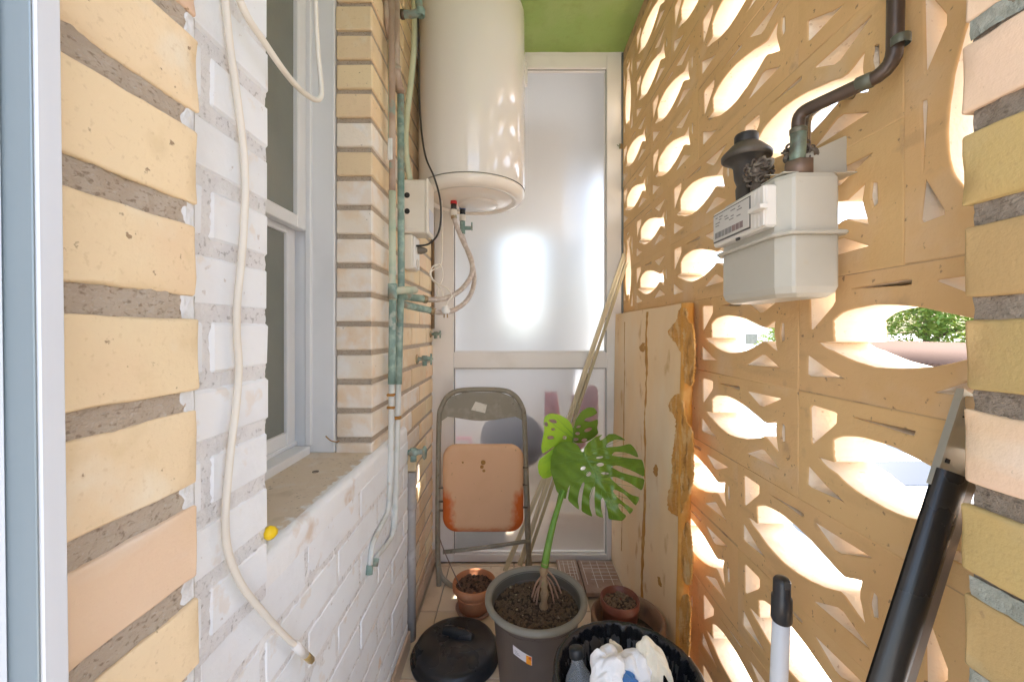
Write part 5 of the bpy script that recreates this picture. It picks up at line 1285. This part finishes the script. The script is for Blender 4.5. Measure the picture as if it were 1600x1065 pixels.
for k in range(6):
    c_ = TT - tdir * (.006 + .005 * k); extr([(.006, .0003), (-.012, .0003), (-.012, .0008), (.006, .0008)], c_, c_ + tdir * .0018, GASKET, 'slot')
c_ = TB + tdir * .010; extr([(.010, .0003), (.005, .0003), (.005, .0012), (.010, .0012)], c_, c_ + tdir * .005, GASKET, 'screw_hole')

# ================================================================== OUTSIDE
GZ0 = -3.3
gr = obj('ground', MB().grid(lambda s, t: (-600 + s * 1200, -600 + t * 1200, GZ0), 4, 4).mesh('ground'), mat('pale_concrete_ground', (.44, .415, .38), .9, bump=.2, layers=[((.36, .34, .31), 1.2, .45, .65, .6)])); tag(gr, kind='structure')
rd = obj('road', MB().grid(lambda s, t: (6.5 + s * 6, -120 + t * 240, GZ0 + .004), 1, 1).mesh('road'), mat('asphalt', (.09, .09, .09), .9, bump=.3, layers=[((.13, .13, .125), 3, .45, .65, .6)])); tag(rd, kind='structure')
for x_ in (6.35, 12.5):
    o = obj('kerb', MB().cbox((x_, -60, GZ0), (x_ + .15, 60, GZ0 + .12), .01).mesh('kerb'), mat('kerb_stone', (.45, .44, .42), .85)); tag(o, kind='structure')
bw = obj('balcony_slab', MB().box((-.75, -2.2, -.4), (.66, 3.6, -.161)).mesh('balcony_slab'), WHW); tag(bw, kind='structure')
# house across the street
hs = thing('house', 'low white house with brown tiled roof across the street', 'house', (20, 17, GZ0))
MB().box((16.5, 13, GZ0), (26, 26, -.16)).build('wall', WHW, hs)
RT = mat('roof_tile', (.085, .045, .024), .85, vary=.15)
rf = MB(); 
def rooff(s, t): return (16.0 + s * 5.6, 12.6 + t * 14, -.20 + s * .68)
rf.grid(rooff, 1, 1); rf.grid(lambda s, t: (21.6 + s * 5.2, 12.6 + t * 14, .48 - s * .68), 1, 1)
rfo = rf.build('roof', RT, hs, recalc=False)
cm = MB()
for k in range(70):
    y_ = 12.6 + 14 * (k + .5) / 70; cm.cyl((16.0, y_, -.19), (21.6, y_, .49), .075, 8)
q_ = cm.build('roof_tiles', RT, rfo); q_['kind'] = 'stuff'
for y_ in (14.2, 17.0, 19.8, 22.6):
    f_ = MB().cbox((16.42, y_, -2.2), (16.52, y_ + 1.2, -.7), .01).build('window', mat('brown_frame', (.2, .12, .08), .6), hs)
    MB().box((16.405, y_ + .08, -2.12), (16.419, y_ + 1.12, -.78)).build('pane', OBSC, f_)
gw = thing('garden_wall', 'long white rendered garden wall beyond the parked cars', 'wall', (13.6, 5, GZ0))
MB().cbox((13.4, -30, GZ0), (13.65, 40, GZ0 + 1.75), .02).build('wall_face', WHW, gw)
MB().cbox((13.35, -30, GZ0 + 1.752), (13.70, 40, GZ0 + 1.83), .02).build('coping', mat('coping_stone', (.6, .57, .52), .8), gw)
fb = thing('apartment_block', 'pale apartment block far along the street behind the fish openings', 'building', (24, 42, GZ0))
MB().box((15.5, 40, GZ0), (34, 52, 1.6)).build('wall', WHW, fb)
for k in range(5):
    for z_ in (-2.4, -.3):
        f_ = MB().box((16.6 + k * 3.3, 39.94, z_), (18.0 + k * 3.3, 39.99, z_ + 1.2)).build('window', ALU, fb)
        MB().box((16.7 + k * 3.3, 39.92, z_ + .1), (17.9 + k * 3.3, 39.935, z_ + 1.1)).build('pane', OBSC, f_)
# trees
TL = mat('outside_leaf', (.20, .31, .045), .6, layers=[((.33, .38, .06), .6, .42, .6, .8), ((.10, .20, .04), 1.5, .55, .7, .7)])
BARK = mat('bark', (.14, .10, .07), .9, bump=.6, bscale=12)
def tree(label, c, hgt, rad, n, seed, nm='leafy_tree'):
    rn = random.Random(seed); c = Vector(c); t_ = thing(nm, label, 'tree', tuple(c), 'trees across the street')
    g = MB(); top_ = c + Vector((0, 0, hgt * .55)); g.tube([c, c + Vector((.1, .05, hgt * .3)), top_], lambda t: rad * .07 * (1 - .5 * t), 10, 4)
    cl = []
    for k in range(26):
        d = Vector((rn.gauss(0, 1), rn.gauss(0, 1), rn.gauss(0, .8))).normalized() * rad * rn.uniform(.35, .85)
        cl.append((c + Vector((0, 0, hgt * .66)) + d, rad * rn.uniform(.22, .42)))
        if k < 9: g.tube([top_ - Vector((0, 0, rn.uniform(0, hgt * .2))), (top_ + cl[-1][0]) / 2 + Vector((0, 0, .1)), cl[-1][0]], lambda t: rad * .028 * (1 - .8 * t), 6, 3)
    g.build('trunk', BARK, t_)
    lv = MB()
    for k in range(n):
        cc, rr = cl[rn.randrange(len(cl))]; d = Vector((rn.gauss(0, 1), rn.gauss(0, 1), rn.gauss(0, 1))).normalized() * rr * (rn.random() ** .35)
        p_ = cc + d; s_ = rn.uniform(.10, .20); a_ = Vector((rn.gauss(0, 1), rn.gauss(0, 1), rn.gauss(0, .6))).normalized(); b_ = a_.cross(Vector((rn.gauss(0, 1), rn.gauss(0, 1), 1))).normalized()
        lv.add([p_ - a_ * s_, p_ - b_ * s_ * .5, p_ + a_ * s_, p_ + b_ * s_ * .5], [(0, 1, 2, 3)])
    o = lv.build('crown', TL, t_, recalc=False)
tree('broad sunlit green tree rising behind the tiled roof', (27.5, 26.5, GZ0), 8.2, 4.6, 9000, 1)
tree('rounded green tree at left of the tiled house', (22.5, 30.5, GZ0), 6.6, 3.2, 5000, 2)
tree('smaller sunlit tree at the near end of the tiled house', (29.5, 20.5, GZ0), 7.0, 3.6, 5000, 3)
# parked cars
CARP = mat('white_car_paint', (.75, .76, .78), .25, coat=.8); CARG = mat('car_glass', (.045, .06, .08), .25, spec=.12); TYRE = mat('tyre_rubber', (.02, .02, .02), .8); HUB = mat('wheel_rim', (.5, .5, .52), .35, metal=.8)
LAMPM = mat('lamp_glass', (.7, .72, .75), .15); LAMPR = mat('tail_lamp', (.5, .03, .02), .25)
def car(label, x, y, paint):
    c = thing('parked_car', label, 'car', (x, y, GZ0), 'cars parked in the street')
    W2 = .86
    prof = [(-2.1, .32), (-2.12, .62), (-2.05, .86), (-1.3, .98), (-.62, 1.40), (.75, 1.46), (1.55, 1.02), (2.05, .92), (2.12, .55), (2.08, .30)]
    lower = [(-2.1, .30), (-2.13, .60), (-2.06, .86), (-1.28, .97), (1.50, 1.0), (2.05, .92), (2.12, .55), (2.08, .30)]
    bm_ = MB().prism(lower, lambda a, b, h: (x + h, y + a, GZ0 + b), -W2, W2)
    roof_ = [(-.60, 1.39), (-.50, 1.43), (.0, 1.47), (.55, 1.46), (.70, 1.42)]
    vs = []
    cab0 = [(-1.28, .97), (-.58, 1.40), (.70, 1.43), (1.45, 1.0)]
    bm_.add([(x + sgn * (W2 if k in (0, 3) else W2 - .17), y + cab0[k][0], GZ0 + cab0[k][1]) for sgn in (-1, 1) for k in range(4)], [(0,1,2,3), (7,6,5,4), (0,4,5,1), (1,5,6,2), (2,6,7,3)])
    bo = bm_.build('body', paint, c)
    bv = bo.modifiers.new('bevel', 'BEVEL'); bv.width = .06; bv.segments = 3; bv.limit_method = 'ANGLE'
    def quad(pts, nm, m, off):
        o_ = MB().add([Vector(p_) + Vector(off) for p_ in pts], [(0, 1, 2, 3)]).build(nm, m, c); s_ = o_.modifiers.new('thick', 'SOLIDIFY'); s_.thickness = .012
    z = GZ0
    quad([(x - .80, y + 1.40, z + 1.03), (x + .80, y + 1.40, z + 1.03), (x + .64, y + .78, z + 1.385), (x - .64, y + .78, z + 1.385)], 'rear_screen', CARG, (0, .012, .012))
    quad([(x - .80, y - 1.22, z + 1.01), (x - .64, y - .66, z + 1.355), (x + .64, y - .66, z + 1.355), (x + .80, y - 1.22, z + 1.01)], 'windscreen', CARG, (0, -.012, .012))
    for s_ in (-1, 1):
        quad([(x + s_ * .845, y - 1.0, z + 1.03), (x + s_ * .72, y - .52, z + 1.36), (x + s_ * .72, y + .02, z + 1.38), (x + s_ * .845, y + .02, z + 1.03)], 'side_window', CARG, (s_ * .012, 0, 0))
        quad([(x + s_ * .845, y + .08, z + 1.03), (x + s_ * .72, y + .08, z + 1.38), (x + s_ * .72, y + .62, z + 1.38), (x + s_ * .845, y + 1.12, z + 1.03)], 'side_window', CARG, (s_ * .012, 0, 0))
        MB().cbox((x + s_ * .55 - .2, y - 2.14, z + .66), (x + s_ * .55 + .2, y - 2.05, z + .80), .02).build('headlight', LAMPM, c)
        MB().cbox((x + s_ * .62 - .14, y + 2.04, z + .70), (x + s_ * .62 + .14, y + 2.12, z + .86), .02).build('tail_light', LAMPR, c)
        MB().cbox((x + s_ * .86, y - .95, z + .96), (x + s_ * 1.02, y - .83, z + 1.07), .02).build('wing_mirror', paint, c)
        for yy_ in (-1.35, 1.35):
            wl = MB().lathe([(.19, -.1), (.30, -.1), (.32, -.06), (.32, .06), (.30, .1), (.19, .1)], (x + s_ * .80, y + yy_, z + .32), 24, axis=(1, 0, 0)).build('wheel', TYRE, c)
            MB().lathe([(.0001, -.09), (.19, -.095), (.19, .095), (.0001, .09)], (x + s_ * .80, y + yy_, z + .32), 24, axis=(1, 0, 0)).build('rim', HUB, wl)
car('white parked car whose windscreen shows through the lower fish opening', 9.0, 10.0, CARP)
car('silver blue parked car behind the white one in the street', 9.0, 15.6, mat('silver_blue_paint', (.45, .52, .60), .25, coat=.8))
